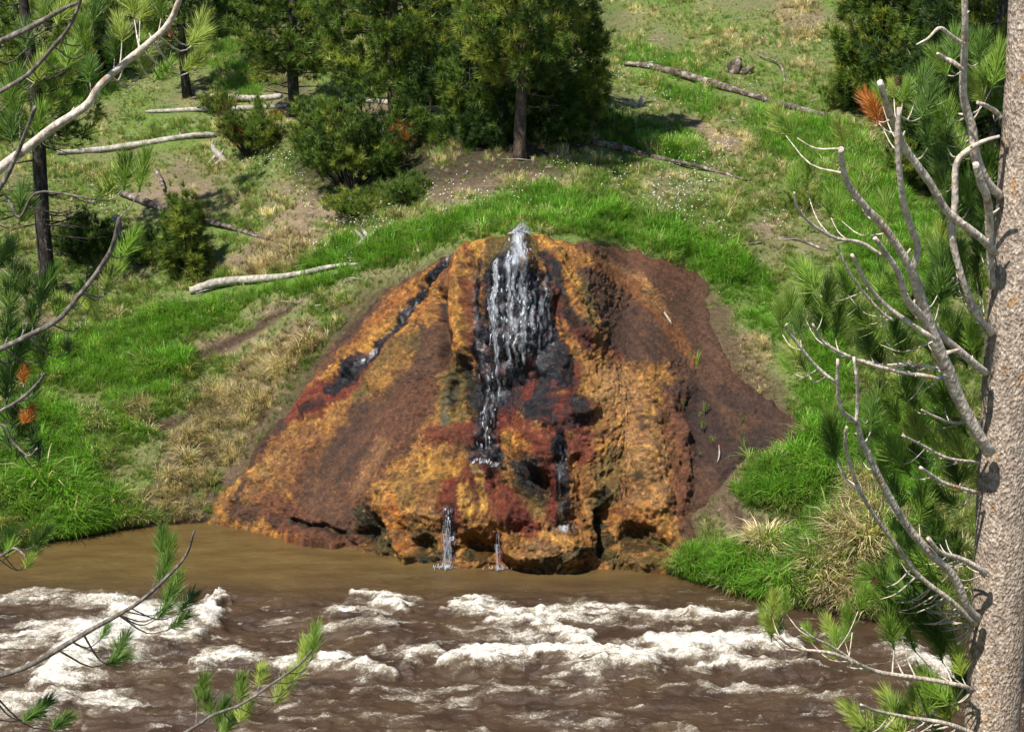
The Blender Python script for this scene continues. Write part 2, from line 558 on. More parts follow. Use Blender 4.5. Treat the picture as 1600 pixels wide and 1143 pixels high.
c = c * (1 - sh_amt) + np.array((.042, .032, .022)) * sh_amt
mg = poly_sd(fx + 14 * n1 + 10 * n2, fy + 10 * n2)
mg = (smooth(mg, -42, -8) * smooth(fy, 410, 470) * .8)[:, None]
c = c * (1 - mg) + soil_d * 1.3 * mg
w_amt = (1 - smooth(FULL.reshape(-1, 3)[:, 2], 0.02, .14))[:, None]
c = c * (1 - w_amt) + soil_d * .7 * w_amt
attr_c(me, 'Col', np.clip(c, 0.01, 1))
m, nt, nodes, links, bs = new_mat('soil_and_turf')
a = N(nt, 'ShaderNodeAttribute', attribute_name='Col')
v = coords(nt)
nn = noise(nt, 14, 8, .72, v); n3 = noise(nt, 55, 4, .7, v)
cc = mixc(nt, .8, a.outputs['Color'], ramp(nt, nn.outputs[0], [(.3, (.5, .48, .45)), (.5, (1, 1, 1)), (.72, (1.6, 1.55, 1.4))]).outputs[0], 'MULTIPLY')
cc = mixc(nt, .7, cc, ramp(nt, n3.outputs[0], [(.3, (.5, .5, .5)), (.7, (1.5, 1.5, 1.5))]).outputs[0], 'MULTIPLY')
links.new(cc, bs.inputs['Base Color'])
bs.inputs['Roughness'].default_value = .95
bs.inputs['Specular IOR Level'].default_value = .1
links.new(bump(nt, nn.outputs[0], .9, .06), bs.inputs['Normal'])
M['soil'] = m
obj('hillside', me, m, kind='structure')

# ---- bank below the camera (out of frame; carries the two near pines)
xs = np.linspace(-26, 26, 105); ys = np.concatenate([np.linspace(-25, 0, 20), np.linspace(.5, 11.6, 34)])
gx, gy = np.meshgrid(xs, ys)
def near_z(x, y):
    t = np.clip((np.asarray(y, float) - 1.0) / 10.4, 0, 1)
    return 5.35 - 5.9 * t ** 1.05
gz = near_z(gx, gy) + .08 * fbm(np.stack([gx, gy, gx * 0], -1).reshape(-1, 3) * .8, 4).reshape(gx.shape)
NB = np.stack([gx, gy, gz], -1)
me = mk_mesh('near_bank', NB.reshape(-1, 3), grid_faces(*gx.shape))
q = NB.reshape(-1, 3)
gn = np.clip(.5 + fbm(q * .9, 4), 0, 1)[:, None]
attr_c(me, 'Col', soil * (1 - gn) + gcol * gn)
obj('near_bank', me, M['soil'], kind='structure')

# ------------------------------------------------------------------ the river
xs = np.concatenate([np.linspace(-26, -7.6, 40), np.linspace(-7.5, 7.5, 560), np.linspace(7.6, 26, 40)])
ys = np.concatenate([np.linspace(9.6, 12.3, 14), np.linspace(12.4, 19.6, 300), np.linspace(19.7, 23, 8)])
gx, gy = np.meshgrid(xs, ys)
q0 = np.stack([gx, gy, gx * 0], -1).reshape(-1, 3)
wpx, wpy = to_px(q0)
def fbm2(sx, sy, seed, o=4, ridged=False):
    return fbm(np.stack([q0[:, 0] * sx, q0[:, 1] * sy, np.full(len(q0), seed)], -1), o, .5, ridged)
wv = fbm2(.8, 1.6, .4, 3)
jx, jy = wpx + 22 * fbm2(1.3, 2.2, 5.5, 3) + 34 * fbm2(3.0, 8, 15.5, 4), wpy + 9 * fbm2(1.6, 2.4, 2.2, 3) + 10 * fbm2(2.2, 7, 21.2, 4)
FOAM = [  # spine points (px,py,half width px), strength, crest height (m)
    ([(80, 1066, 20), (110, 1046, 30), (140, 1010, 34), (190, 985, 28), (250, 978, 24), (300, 975, 22), (325, 955, 12), (343, 936, 6)], 1.0, .16),
    ([(0, 940, 8), (60, 934, 14), (140, 938, 12), (200, 945, 10)], .62, .06),
    ([(0, 1005, 12), (60, 995, 14), (130, 985, 12)], .62, .05),
    ([(0, 1100, 22), (60, 1105, 22), (110, 1095, 12)], .55, .05),
    ([(135, 1108, 12), (180, 1098, 12), (232, 1108, 9)], .6, .05),
    ([(205, 1020, 20), (235, 1050, 18)], .35, .03),
    ([(308, 1042, 5), (345, 1034, 8), (400, 1033, 9), (465, 1034, 9), (520, 1034, 9), (560, 1042, 9), (606, 1050, 5)], .95, .13),
    ([(560, 930, 4), (600, 936, 7), (625, 936, 9), (634, 944, 6)], .9, .09),
    ([(512, 962, 6), (545, 956, 9), (590, 958, 8), (606, 962, 5)], .85, .10),
    ([(500, 986, 6), (560, 980, 6), (622, 978, 7)], .5, .06),
    ([(638, 1032, 7), (662, 1016, 11), (690, 1024, 9), (704, 1036, 5)], .7, .09),
    ([(705, 945, 6), (760, 950, 8), (825, 962, 8), (878, 955, 10), (948, 960, 10), (1000, 956, 7), (1060, 961, 7), (1150, 966, 6), (1205, 960, 4)], .72, .09),
    ([(780, 966, 8), (820, 975, 11), (860, 988, 14), (900, 1002, 14), (925, 1012, 9)], .98, .15),
    ([(690, 1042, 5), (740, 1034, 9), (815, 1028, 9), (870, 1030, 9), (940, 1030, 13), (1000, 1032, 13), (1056, 1018, 13), (1131, 1010, 13), (1187, 1000, 12), (1245, 1012, 7)], .95, .17),
    ([(1085, 1042, 5), (1150, 1032, 6), (1210, 1038, 6), (1280, 1042, 5)], .7, .08),
    ([(865, 1062, 7), (900, 1052, 8), (932, 1060, 6)], .55, .06),
    ([(720, 985, 8), (780, 990, 8), (840, 1000, 8)], .4, .03),
    ([(600, 1080, 6), (720, 1078, 8), (860, 1082, 8), (960, 1080, 6)], .36, .04),
    ([(300, 1075, 8), (420, 1085, 8), (520, 1080, 6)], .3, .04),
    ([(1080, 1070, 6), (1250, 1080, 7), (1360, 1092, 6)], .38, .04),
    ([(1390, 1015, 12), (1430, 1035, 14), (1480, 1050, 12)], .75, .08),
    ([(820, 1120, 8), (920, 1128, 10), (1010, 1122, 8)], .32, .03), ([(560, 1125, 8), (640, 1130, 8)], .3, .03),
    ([(1040, 915, 5), (1100, 925, 5), (1160, 938, 5)], .3, .02), ([(600, 905, 4), (660, 903, 4)], .22, .01)]
foam = np.zeros(len(q0)); crest = np.zeros(len(q0)); halo = np.zeros(len(q0))
for pts, st, h in FOAM:
    s = stroke(jx, jy, [(x, y, r * 1.8 + 2) for x, y, r in pts], 1.0)
    s = s * (.45 + .55 * smooth(wpy + 6 * wv, 900, 950))
    foam = np.maximum(foam, st * s)
    halo = np.maximum(halo, st * stroke(jx, jy, [(x, y + r * .3, r * 2.8 + 6) for x, y, r in pts], 1.0))
    crest = np.maximum(crest, .85 * h * stroke(jx, jy - 3, [(x, y, r * 2.3) for x, y, r in pts], 1.0))
rough_zone = smooth(wpy, 895, 960)
wx_ = fbm2(2.0, 4.0, 12.7, 3)
fn = fbm2(4.0, 9.0, 1.7, 4); fn2 = fbm2(11, 26, 6.1, 4, True)
lace = fbm(np.stack([q0[:, 0] * 2.2 + 1.2 * wx_, q0[:, 1] * 9.0 + 1.2 * wx_, np.full(len(q0), 4.7)], -1), 5, .62, True)
streak = fbm(np.stack([q0[:, 0] * 1.5 + .5 * wx_, q0[:, 1] * 8.0 + .8 * wx_, np.full(len(q0), 7.7)], -1), 5, .6, True)
foam2 = foam * (.72 + .6 * fn + .85 * lace) + .72 * halo * np.clip(lace + .2, 0, 1)
foam2 = np.maximum(foam2, .62 * rough_zone * smooth(streak + .3 * fn + .2 * lace, .38, 1.0))
foam2 = np.clip(foam2, 0, 1.2)
dist_shore = shore_py(wpx) - wpy      # negative in front of the shore
z = crest + rough_zone * (.055 * wv + .085 * fbm2(1.3, 3.8, 3.1, 4) + .035 * fbm2(4, 9, 9.1, 3, True)) + np.clip(foam2, 0, 1) * .05 * (fn + .7 * fn2)
z += (.7 + .3 * rough_zone) * .014 * fbm2(9, 16, 4.4, 3)
z *= smooth(-dist_shore, 4, 40) * .96 + .04
V = q0.copy(); V[:, 2] = z
V[:, 1] -= crest * .35                 # crests lean downstream of the ledge
me = mk_mesh('river', V, grid_faces(*gx.shape))
attr_f(me, 'foam', foam2)
attr_f(me, 'shallow', np.clip(smooth(wpy + 12 * fbm2(.8, 2.0, 2.9, 3), 955, 875), 0, 1))
m, nt, nodes, links, bs = new_mat('river_water')
af = N(nt, 'ShaderNodeAttribute', attribute_name='foam'); ash = N(nt, 'ShaderNodeAttribute', attribute_name='shallow')
v = coords(nt, (1, 1.7, 1)); n1_ = noise(nt, 1.2, 4, .6, v)
deep = ramp(nt, n1_.outputs[0], [(.3, (.034, .021, .014)), (.5, (.056, .034, .021)), (.72, (.078, .050, .026))]).outputs[0]
nsh = noise(nt, 2.0, 3, .6, coords(nt, (.6, 2, 1)))
shal = ramp(nt, nsh.outputs[0], [(.3, (.085, .052, .018)), (.7, (.135, .092, .034))]).outputs[0]
wc = mixc(nt, ash.outputs['Fac'], deep, shal)
n2_ = noise(nt, 42, 5, .75, coords(nt, (1, 1.8, 1))); n3_ = noise(nt, 11, 4, .7, coords(nt, (.8, 2.0, 1)))
sub = N(nt, 'ShaderNodeMath', operation='MULTIPLY_ADD'); links.new(n2_.outputs[0], sub.inputs[0]); sub.inputs[1].default_value = 2.3
links.new(af.outputs['Fac'], sub.inputs[2])
sub2 = N(nt, 'ShaderNodeMath', operation='MULTIPLY_ADD'); links.new(n3_.outputs[0], sub2.inputs[0]); sub2.inputs[1].default_value = 1.6
links.new(sub.outputs[0], sub2.inputs[2])
ff = ramp(nt, sub2.outputs[0], [(.62, (0, 0, 0)), (1.0, (1, 1, 1))])
mr = N(nt, 'ShaderNodeMapRange'); links.new(sub2.outputs[0], mr.inputs['Value'])
mr.inputs['From Min'].default_value = 2.42; mr.inputs['From Max'].default_value = 3.5
milky = N(nt, 'ShaderNodeMapRange'); links.new(af.outputs['Fac'], milky.inputs['Value']); milky.inputs['From Min'].default_value = .25; milky.inputs['From Max'].default_value = 1.0
wc = mixc(nt, milky.outputs[0], wc, (.26, .215, .14))
fcol = ramp(nt, n2_.outputs[0], [(.33, (.42, .39, .33)), (.58, (.86, .85, .82))]).outputs[0]
wc = mixc(nt, mr.outputs[0], wc, fcol)
links.new(wc, bs.inputs['Base Color'])
rr = N(nt, 'ShaderNodeMapRange'); links.new(mr.outputs[0], rr.inputs['Value']); rr.inputs['To Min'].default_value = .12; rr.inputs['To Max'].default_value = .7
links.new(rr.outputs[0], bs.inputs['Roughness'])
bs.inputs['IOR'].default_value = 1.33
nb = noise(nt, 26, 4, .65, coords(nt, (1, 2.0, 1)))
links.new(bump(nt, nb.outputs[0], .5, .035, bump(nt, n2_.outputs[0], .3, .01)), bs.inputs['Normal'])
obj('river', me, m, kind='structure')
RIV = (V.reshape(*gx.shape, 3), foam2.reshape(gx.shape))

# ------------------------------------------------------------------ the mineral mound of the spring
STEP = 1.6
mp = np.arange(296, 1284, STEP); mv = np.arange(0, 560, STEP)
B = integrate(mp, mv)
bx, bv = np.meshgrid(mp, mv)
by = shore_py(mp)[None, :] - bv
nb0 = grid_normals(B)
# smooth the large form a little
flat = B.reshape(-1, 3)
px, py = bx.ravel(), by.ravel()
wq = np.stack([px / 28., py / 28., np.zeros(px.shape)], -1)
jx = px + 9 * fbm(wq, 4, .6); jy = py + 9 * fbm(wq + 31, 4, .6)
LOBES = [  # stroke, height along the normal (m)
    ([(742, 375, 20), (722, 430, 24), (716, 500, 26), (724, 555, 24)], .22), ([(760, 372, 14), (756, 420, 12), (752, 470, 10)], .08),
    ([(694, 470, 20), (697, 520, 20), (700, 570, 14)], -.20), ([(716, 585, 16), (712, 640, 14)], -.16), ([(735, 560, 14), (742, 610, 16), (740, 650, 12)], -.12),
    ([(812, 372, 34), (810, 410, 46)], .10), ([(800, 435, 48), (812, 500, 58), (812, 540, 50)], .16), ([(870, 400, 16), (892, 460, 16), (915, 520, 16)], .10),
    ([(872, 470, 14), (890, 520, 14)], -.08), ([(700, 405, 9), (630, 500, 10), (560, 570, 13), (500, 615, 20)], -.075),
    ([(862, 575, 30), (880, 560, 20)], .10), ([(835, 655, 62), (870, 640, 60), (905, 640, 30)], .22), ([(806, 690, 34), (850, 705, 34)], .16),
    ([(800, 590, 26)], .10), ([(838, 752, 36), (858, 768, 26)], -.36), ([(764, 640, 18), (762, 690, 24), (758, 722, 30)], .10),
    ([(690, 690, 50), (740, 680, 28)], .10), ([(620, 790, 60), (680, 780, 60)], .22), ([(592, 822, 26), (575, 835, 20)], -.22), ([(628, 835, 16), (640, 860, 18)], .20),
    ([(668, 850, 22)], -.20), ([(752, 760, 52), (735, 800, 46), (790, 800, 50)], .26), ([(740, 850, 26), (770, 856, 18)], -.22), ([(704, 850, 10)], .08),
    ([(800, 855, 26), (845, 862, 34), (890, 855, 38)], .30), ([(905, 862, 14)], -.08), ([(876, 760, 22), (880, 810, 18)], .10), ([(900, 720, 16), (912, 790, 16)], -.12),
    ([(940, 800, 16), (945, 860, 16)], -.26), ([(970, 640, 70), (1000, 720, 60)], .14), ([(962, 770, 26), (920, 760, 14)], .12), ([(990, 835, 24), (1020, 838, 20)], -.22), ([(1035, 845, 16)], -.18),
    ([(1030, 790, 34), (975, 800, 26)], .16), ([(960, 872, 24), (1020, 872, 24)], .12),
    ([(470, 640, 22), (500, 620, 20)], .10), ([(420, 700, 26), (380, 770, 30)], .10), ([(455, 628, 8), (470, 655, 9)], -.10), ([(420, 690, 8)], -.10), ([(370, 750, 10), (365, 795, 10)], -.12), ([(415, 755, 10)], -.1),
    ([(450, 835, 20), (520, 845, 22)], .12), ([(455, 812, 5), (500, 822, 6), (540, 830, 6)], -.12), ([(540, 560, 30), (600, 600, 24), (620, 570, 24)], .07),
    ([(1085, 640, 40), (1110, 700, 30)], -.10), ([(1060, 650, 14), (1072, 720, 12), (1070, 790, 12)], .08), ([(1010, 645, 10)], .05)]
disp = np.zeros(px.shape)
for s, h in LOBES:
    disp += h * stroke(jx, jy, s, .85)
wr = flat * 1.0
rough_crust = np.ones(px.shape)
for s in ([(960, 410, 30), (1080, 440, 40), (1040, 520, 60), (990, 520, 50)], [(600, 630, 50), (560, 700, 60), (510, 770, 60)], [(1110, 650, 50), (1140, 700, 50), (1210, 685, 40), (1110, 750, 30)]):
    rough_crust = np.minimum(rough_crust, 1 - .85 * stroke(jx, jy, s, .5))
low = smooth(py, 620, 800)
big = fbm(wr * 3.3, 3); med = 1 - 2 * np.abs(fbm(wr * 8.5, 3)); fine = fbm(wr * 26, 3, .6)
drape = fbm(np.stack([px / 7.0, py / 60.0, np.zeros(px.shape)], -1), 3)      # vertical runnels
central = stroke(px, py, [(760, 380, 60), (800, 500, 100), (830, 650, 130), (850, 800, 180)], .6)
fine2 = smooth(fbm(wr * 15, 3, .6), -.1, .5)
nod = smooth(fbm(wr * 7.0 + 3, 3, .55), -.15, .45)
disp += rough_crust * (.030 * nod * (.35 + low) + .022 * fine2 + (.05 + .03 * low) * big + (.016 + .022 * low) * (med - .3) + (.015 + .010 * low) * fine + .022 * drape * stroke(px, py, [(760, 380, 50), (790, 480, 75), (800, 600, 60)], .6)) + .012 * big + .006 * fine
edge = poly_sd(px + 8 * fbm(wq * 2, 3) + 14 * fbm(wq * .6, 3), py + 8 * fbm(wq * 2 + 5, 3) + 14 * fbm(wq * .6 + 8, 3) * smooth(py, 380, 460))
disp = disp * smooth(edge, -2, 26) + .05 * smooth(edge, 0, 14) - .045
D = (flat + nb0.reshape(-1, 3) * disp[:, None]).reshape(B.shape)
D[..., 1] -= .05 * smooth(B[..., 2], 1.2, 0)
MN = grid_normals(D)
# ---- pigment of the mineral crust, by place
OCH = (.315, .142, .030); YEL = (.47, .248, .045); ORG = (.34, .115, .018); BRN = (.084, .040, .022); DBR = (.036, .020, .016); RED = (.125, .025, .014)
BLK = (.009, .009, .012); OLV = (.095, .074, .022); DGR = (.014, .017, .006); TAN = (.33, .18, .072); RBR = (.112, .042, .020); GRY = (.10, .10, .075)
PAINT = [
    # left flank: soil margin, ochre bands either side of the thin black stream
    (BRN, [(760, 366, 12), (680, 400, 26), (600, 452, 34), (540, 515, 34), (480, 590, 26), (430, 660, 16)], .9), (DBR, [(650, 408, 12), (590, 455, 14), (530, 530, 14)], .6),
    (ORG, [(690, 420, 16), (620, 480, 22), (560, 550, 20), (500, 610, 20)], .8), (OCH, [(650, 470, 12), (580, 530, 14), (510, 595, 14)], .8), (YEL, [(610, 500, 8), (560, 560, 8), (470, 630, 8)], .5),
    (RBR, [(705, 420, 14), (700, 480, 22), (690, 540, 24)], .85), (DBR, [(694, 480, 14), (700, 545, 16)], .85), (ORG, [(680, 440, 10), (650, 510, 10), (620, 560, 12)], .6),
    (BRN, [(672, 540, 34), (650, 600, 50), (610, 660, 66), (560, 730, 76), (520, 790, 66), (560, 810, 50)], 1.0), (RBR, [(640, 640, 44), (600, 700, 40), (570, 770, 44)], .55), (DBR, [(560, 640, 20), (510, 700, 24), (470, 760, 18)], .6), (RBR, [(670, 610, 22)], .5),
    (OLV, [(640, 540, 26), (600, 575, 26), (560, 610, 18)], .7), (OCH, [(640, 560, 16), (590, 600, 14)], .6), (TAN, [(600, 690, 18), (560, 760, 16)], .25), (DBR, [(570, 700, 14), (540, 740, 10)], .4),
    (OCH, [(520, 650, 24), (460, 710, 28), (400, 770, 30)], .5), (RBR, [(490, 680, 26), (440, 750, 40), (400, 790, 30)], .6), (TAN, [(440, 710, 12), (380, 780, 14)], .4), (RBR, [(400, 720, 20), (440, 670, 16), (360, 790, 18)], .6), (YEL, [(420, 735, 8), (360, 760, 8)], .4),
    (DBR, [(458, 640, 10), (415, 692, 12), (385, 748, 9), (365, 800, 14), (400, 800, 18)], .75), (RBR, [(440, 800, 34), (470, 825, 34), (520, 842, 26), (550, 848, 20)], .95), (ORG, [(425, 830, 12), (470, 838, 7)], .5), (DBR, [(455, 812, 9), (500, 822, 9), (545, 832, 9)], .85), (DBR, [(430, 812, 16)], .5),
    (GRY, [(336, 805, 7)], .5), (DBR, [(322, 800, 10), (340, 765, 8), (400, 695, 7), (470, 600, 7)], .75),
    (RED, [(600, 535, 8), (545, 592, 24), (495, 625, 28), (455, 645, 14)], .95), (BLK, [(698, 402, 8), (660, 458, 8), (612, 518, 9), (575, 558, 12), (545, 585, 20), (515, 608, 14)], 1.0), (BLK, [(500, 632, 10), (470, 646, 5)], .7),
    # right flank: bare brown soil with a faint orange wash
    (BRN, [(920, 380, 30), (1000, 400, 44), (1070, 430, 50), (1110, 450, 30)], 1.0), (BRN, [(940, 440, 50), (1000, 510, 70), (1070, 520, 70), (1100, 580, 60)], 1.0), (BRN, [(1080, 640, 60), (1120, 690, 70), (1210, 680, 70), (1110, 760, 50), (1080, 820, 30)], 1.0),
    (DBR, [(960, 500, 40), (1000, 540, 40)], .45), (DBR, [(1080, 620, 30), (1110, 690, 50), (1140, 730, 34), (1190, 690, 30)], .85), (DBR, [(1130, 612, 20), (1190, 640, 24), (1240, 675, 16)], .6), (RBR, [(960, 390, 20), (1060, 430, 30)], .5),
    (ORG, [(880, 388, 12), (950, 420, 13), (1010, 465, 16), (1060, 530, 14), (1085, 570, 8)], .28), (TAN, [(940, 405, 8), (1000, 435, 10), (1040, 490, 8)], .25),
    # central rib left of the fall: streaks
    (OCH, [(748, 372, 16), (728, 430, 22), (722, 500, 22), (728, 555, 20)], .9), (YEL, [(758, 376, 10), (735, 430, 9), (728, 500, 10), (732, 560, 9)], .75), (ORG, [(716, 440, 7), (712, 520, 9), (738, 590, 9)], .7), (RED, [(740, 400, 5), (736, 470, 9), (742, 530, 11), (750, 580, 8)], .8),
    (BLK, [(752, 415, 6), (746, 480, 8), (754, 540, 13), (758, 590, 13)], 1.0), (OLV, [(716, 590, 26), (706, 650, 26), (724, 700, 18)], .95), (DGR, [(724, 562, 10), (735, 600, 13), (740, 640, 11)], .9), (YEL, [(698, 640, 6), (722, 630, 6)], .45), (GRY, [(702, 605, 6), (695, 665, 6)], .5),
    (OLV, [(790, 372, 28), (788, 405, 32), (778, 432, 24)], .9), (GRY, [(778, 420, 12), (800, 395, 10)], .5), (OLV, [(845, 380, 24), (862, 420, 22)], .85), (ORG, [(832, 364, 8), (862, 385, 13), (890, 430, 13), (908, 475, 10)], .95), (YEL, [(838, 366, 6), (872, 396, 8), (902, 450, 7), (930, 500, 6)], .8),
    (BLK, [(850, 400, 12), (868, 440, 18), (882, 490, 14)], .9), (OLV, [(905, 430, 9), (925, 480, 10), (915, 510, 9)], .7), (BLK, [(888, 490, 9), (908, 525, 10), (918, 540, 8)], .9), (ORG, [(876, 505, 14), (892, 555, 22), (930, 600, 20)], .8), (YEL, [(890, 545, 12), (925, 600, 20), (955, 640, 14)], .6), (RED, [(872, 460, 8), (880, 510, 8), (930, 540, 14), (960, 560, 14)], .55),
    # black water-covered rock
    (BLK, [(790, 432, 34), (802, 470, 62), (808, 530, 66), (800, 575, 70), (790, 620, 56)], 1.0), (BLK, [(770, 540, 26), (765, 600, 30), (764, 660, 32), (762, 715, 40)], 1.0), (BLK, [(860, 560, 44), (872, 590, 44), (860, 630, 50), (910, 645, 34)], 1.0),
    (BLK, [(845, 470, 22), (856, 530, 26), (880, 575, 26)], .9),
    (RED, [(828, 560, 11), (826, 600, 14), (800, 640, 18), (786, 668, 22)], .9), (RED, [(904, 570, 12), (888, 618, 14), (930, 660, 30), (910, 700, 30)], .85), (ORG, [(880, 612, 12)], .75), (RED, [(835, 620, 12)], .6),
    (RED, [(800, 680, 36), (840, 700, 36), (870, 690, 30)], .9), (ORG, [(800, 692, 24), (826, 706, 18)], .9), (YEL, [(796, 690, 10), (812, 700, 9)], .7), (BLK, [(846, 645, 20), (872, 660, 16)], .9),
    (BLK, [(800, 590, 34), (790, 625, 26)], .9), (BLK, [(868, 566, 22), (880, 594, 24)], .95), (BLK, [(846, 630, 14), (856, 655, 16)], .9), (BLK, [(900, 628, 12), (910, 655, 14)], .9), (RED, [(880, 640, 9), (876, 670, 10)], .8),
    (DGR, [(830, 745, 40), (855, 768, 32)], .95), (BLK, [(820, 735, 18), (826, 755, 14)], .8), (OLV, [(840, 790, 20)], .6), (RED, [(868, 730, 24), (872, 800, 22)], .95), (BLK, [(876, 680, 13), (877, 740, 13), (878, 805, 12)], .95),
    # right crust
    (TAN, [(960, 610, 50), (990, 690, 56), (1010, 770, 46)], .7), (OCH, [(940, 650, 26), (950, 720, 26)], .5), (RBR, [(1050, 620, 26), (1062, 720, 24), (1062, 800, 18)], .75), (RBR, [(1000, 760, 18), (960, 770, 18), (985, 810, 22)], .6), (DBR, [(1055, 610, 14), (1030, 600, 10)], .6),
    (OLV, [(930, 740, 16), (960, 720, 20), (935, 800, 22)], .75), (DGR, [(935, 770, 11), (942, 830, 15), (948, 865, 13)], .9), (DGR, [(1000, 745, 10)], .7), (DGR, [(1010, 830, 18), (985, 845, 22), (1035, 850, 12)], .85), (ORG, [(960, 800, 12), (1010, 800, 14)], .4), (OLV, [(960, 875, 20), (1020, 880, 20)], .7),
    # lower apron
    (OCH, [(640, 770, 60), (690, 730, 50)], .8), (RED, [(690, 690, 30), (735, 682, 22)], .85), (YEL, [(690, 735, 34), (650, 755, 26), (610, 775, 16)], .65), (OLV, [(660, 740, 16), (630, 790, 14), (700, 770, 12)], .55), (TAN, [(670, 800, 24)], .5), (RBR, [(640, 745, 12), (690, 790, 14)], .5),
    (RED, [(750, 745, 30), (720, 770, 26), (706, 820, 20), (704, 865, 13)], .95), (RED, [(770, 770, 34), (800, 800, 30), (835, 830, 18)], .92), (YEL, [(728, 775, 11), (735, 805, 13)], .95), (YEL, [(762, 802, 8), (745, 735, 7)], .85), (OCH, [(745, 830, 18)], .7), (ORG, [(622, 790, 14), (630, 850, 18)], .9), (ORG, [(740, 850, 16), (780, 870, 10)], .5), (RED, [(780, 840, 10), (785, 870, 10)], .85),
    (DGR, [(580, 822, 28), (602, 850, 26), (572, 800, 16)], .95), (OLV, [(590, 838, 10), (612, 862, 9)], .7), (DGR, [(662, 838, 18), (670, 865, 20), (690, 860, 10)], .95), (DGR, [(735, 862, 16), (760, 860, 12)], .8), (DGR, [(810, 845, 12)], .7), (TAN, [(860, 845, 30), (880, 870, 26), (830, 862, 18)], .7), (YEL, [(850, 835, 10), (885, 850, 10)], .5), (DGR, [(912, 862, 12), (840, 882, 10), (868, 882, 8)], .85)]
qn = flat
g1 = fbm(qn * 2.2, 4); g2 = fbm(qn * 11, 4, .6)
col = np.tile(np.array(OCH), (len(px), 1)) * (1 + .35 * g2[:, None])
rs = smooth(px, 1035, 1085)[:, None]
col = col * (1 - rs) + np.array(BRN) * rs
col += (np.array(RBR) - col) * np.clip(.35 + .9 * g1 + .5 * g2, 0, .85)[:, None] * .65
jx2 = px + 8 * fbm(wq * 1.7, 5, .7) + 7 * central * (1 - low) * fbm(np.stack([px / 6.0, py / 45.0, np.full(px.shape, 2.2)], -1), 3); jy2 = py + 14 * fbm(wq * 1.2 + 31, 5, .7)
ang = np.arctan2(px - 815, py - 320); rad_ = np.hypot(px - 815, py - 320)      # water runs outward from the vent
run = fbm(np.stack([ang * 38, rad_ / 42, np.zeros(px.shape)], -1), 5, .65)
hf = .6 * run + .5 * fbm(np.stack([px / 8.0, py / 8.0, np.zeros(px.shape)], -1), 4, .65)
hf3 = fbm(np.stack([px / 3.6, py / 3.6, np.full(px.shape, 7.7)], -1), 3, .7)
for ci, (cc_, s, a_) in enumerate(PAINT):
    k = stroke(jx2, jy2, [(x_, y_, r_ * 1.36) for x_, y_, r_ in s], 1.0)
    nz_ = np.roll(hf, 977 * ci) if ci % 3 else hf
    k = smooth(k + .40 * nz_ + .30 * hf3, .16, .56) * a_ * (k > 0)
    k = np.clip(k * (1 + .35 * g2), 0, 1)
    col += (np.array(cc_) - col) * k[:, None]
crusty = rough_crust * smooth(col[:, 0], .12, .24)
for cc_, seed_, fr_, lo_, hi_, am_ in ((DBR, 3., 9., .12, .42, .62), (YEL, 11., 13., .08, .42, .62), (OLV, 23., 7., .14, .42, .5), (TAN, 31., 17., .1, .4, .5), (RED, 41., 8., .2, .5, .45), (DBR, 51., 22., .1, .4, .55)):
    k = smooth(fbm(qn * fr_ + seed_, 4, .65), lo_, hi_) * am_ * crusty
    col += (np.array(cc_) - col) * k[:, None]
dk = (1 - smooth(col[:, 0], .03, .08)) * smooth(py, 735, 790)
for cc_, seed_, fr_, lo_, hi_, am_ in ((OLV, 61., 14., .0, .4, .8), (OCH, 71., 20., .15, .4, .7)):
    k = smooth(fbm(qn * fr_ + seed_, 4, .65), lo_, hi_) * am_ * dk
    col += (np.array(cc_) - col) * k[:, None]
dk = (1 - smooth(col[:, 0], .02, .05)) * (1 - smooth(py, 735, 790))
for cc_, seed_, fr_, lo_, hi_, am_ in (((.024, .025, .031), 61., 10., .0, .4, .8), (RED, 71., 12., .15, .4, .7), ((.07, .07, .08), 77., 26., .28, .5, .7)):
    k = smooth(fbm(qn * fr_ + seed_, 4, .65), lo_, hi_) * am_ * dk
    col += (np.array(cc_) - col) * k[:, None]
speck = smooth(fbm(qn * 30, 2), .2, .5) * (col[:, 0] > .1)
col *= (1 + .45 * speck)[:, None] * np.clip(1 + .55 * fbm(np.stack([ang * 75, rad_ / 50, np.full(px.shape, 5.5)], -1), 4, .6), .4, 1.7)[:, None]
col *= .95 * np.clip(1 + .55 * fbm(qn * 20, 3) + .35 * fbm(qn * 46, 2), .25, 2)[:, None]
wet = stroke(px, py, [(700, 405, 30), (560, 570, 40), (490, 630, 40)], .6)
wet = np.maximum(wet, stroke(px, py, [(790, 370, 80), (800, 500, 150), (830, 680, 180), (820, 850, 260)], .5))
wet = np.maximum(wet, .65 * stroke(px, py, [(620, 560, 60), (520, 680, 70), (450, 790, 70)], .6))
wet = np.maximum(wet, 1 - smooth(D.reshape(-1, 3)[:, 2], .05, .25))
fc = grid_faces(len(mv), len(mp))
keep = (edge[fc] > -5).all(1)
used = np.unique(fc[keep]); remap = -np.ones(len(px), int); remap[used] = np.arange(len(used))
F0 = remap[fc[keep]]
VV = D.reshape(-1, 3)[used]
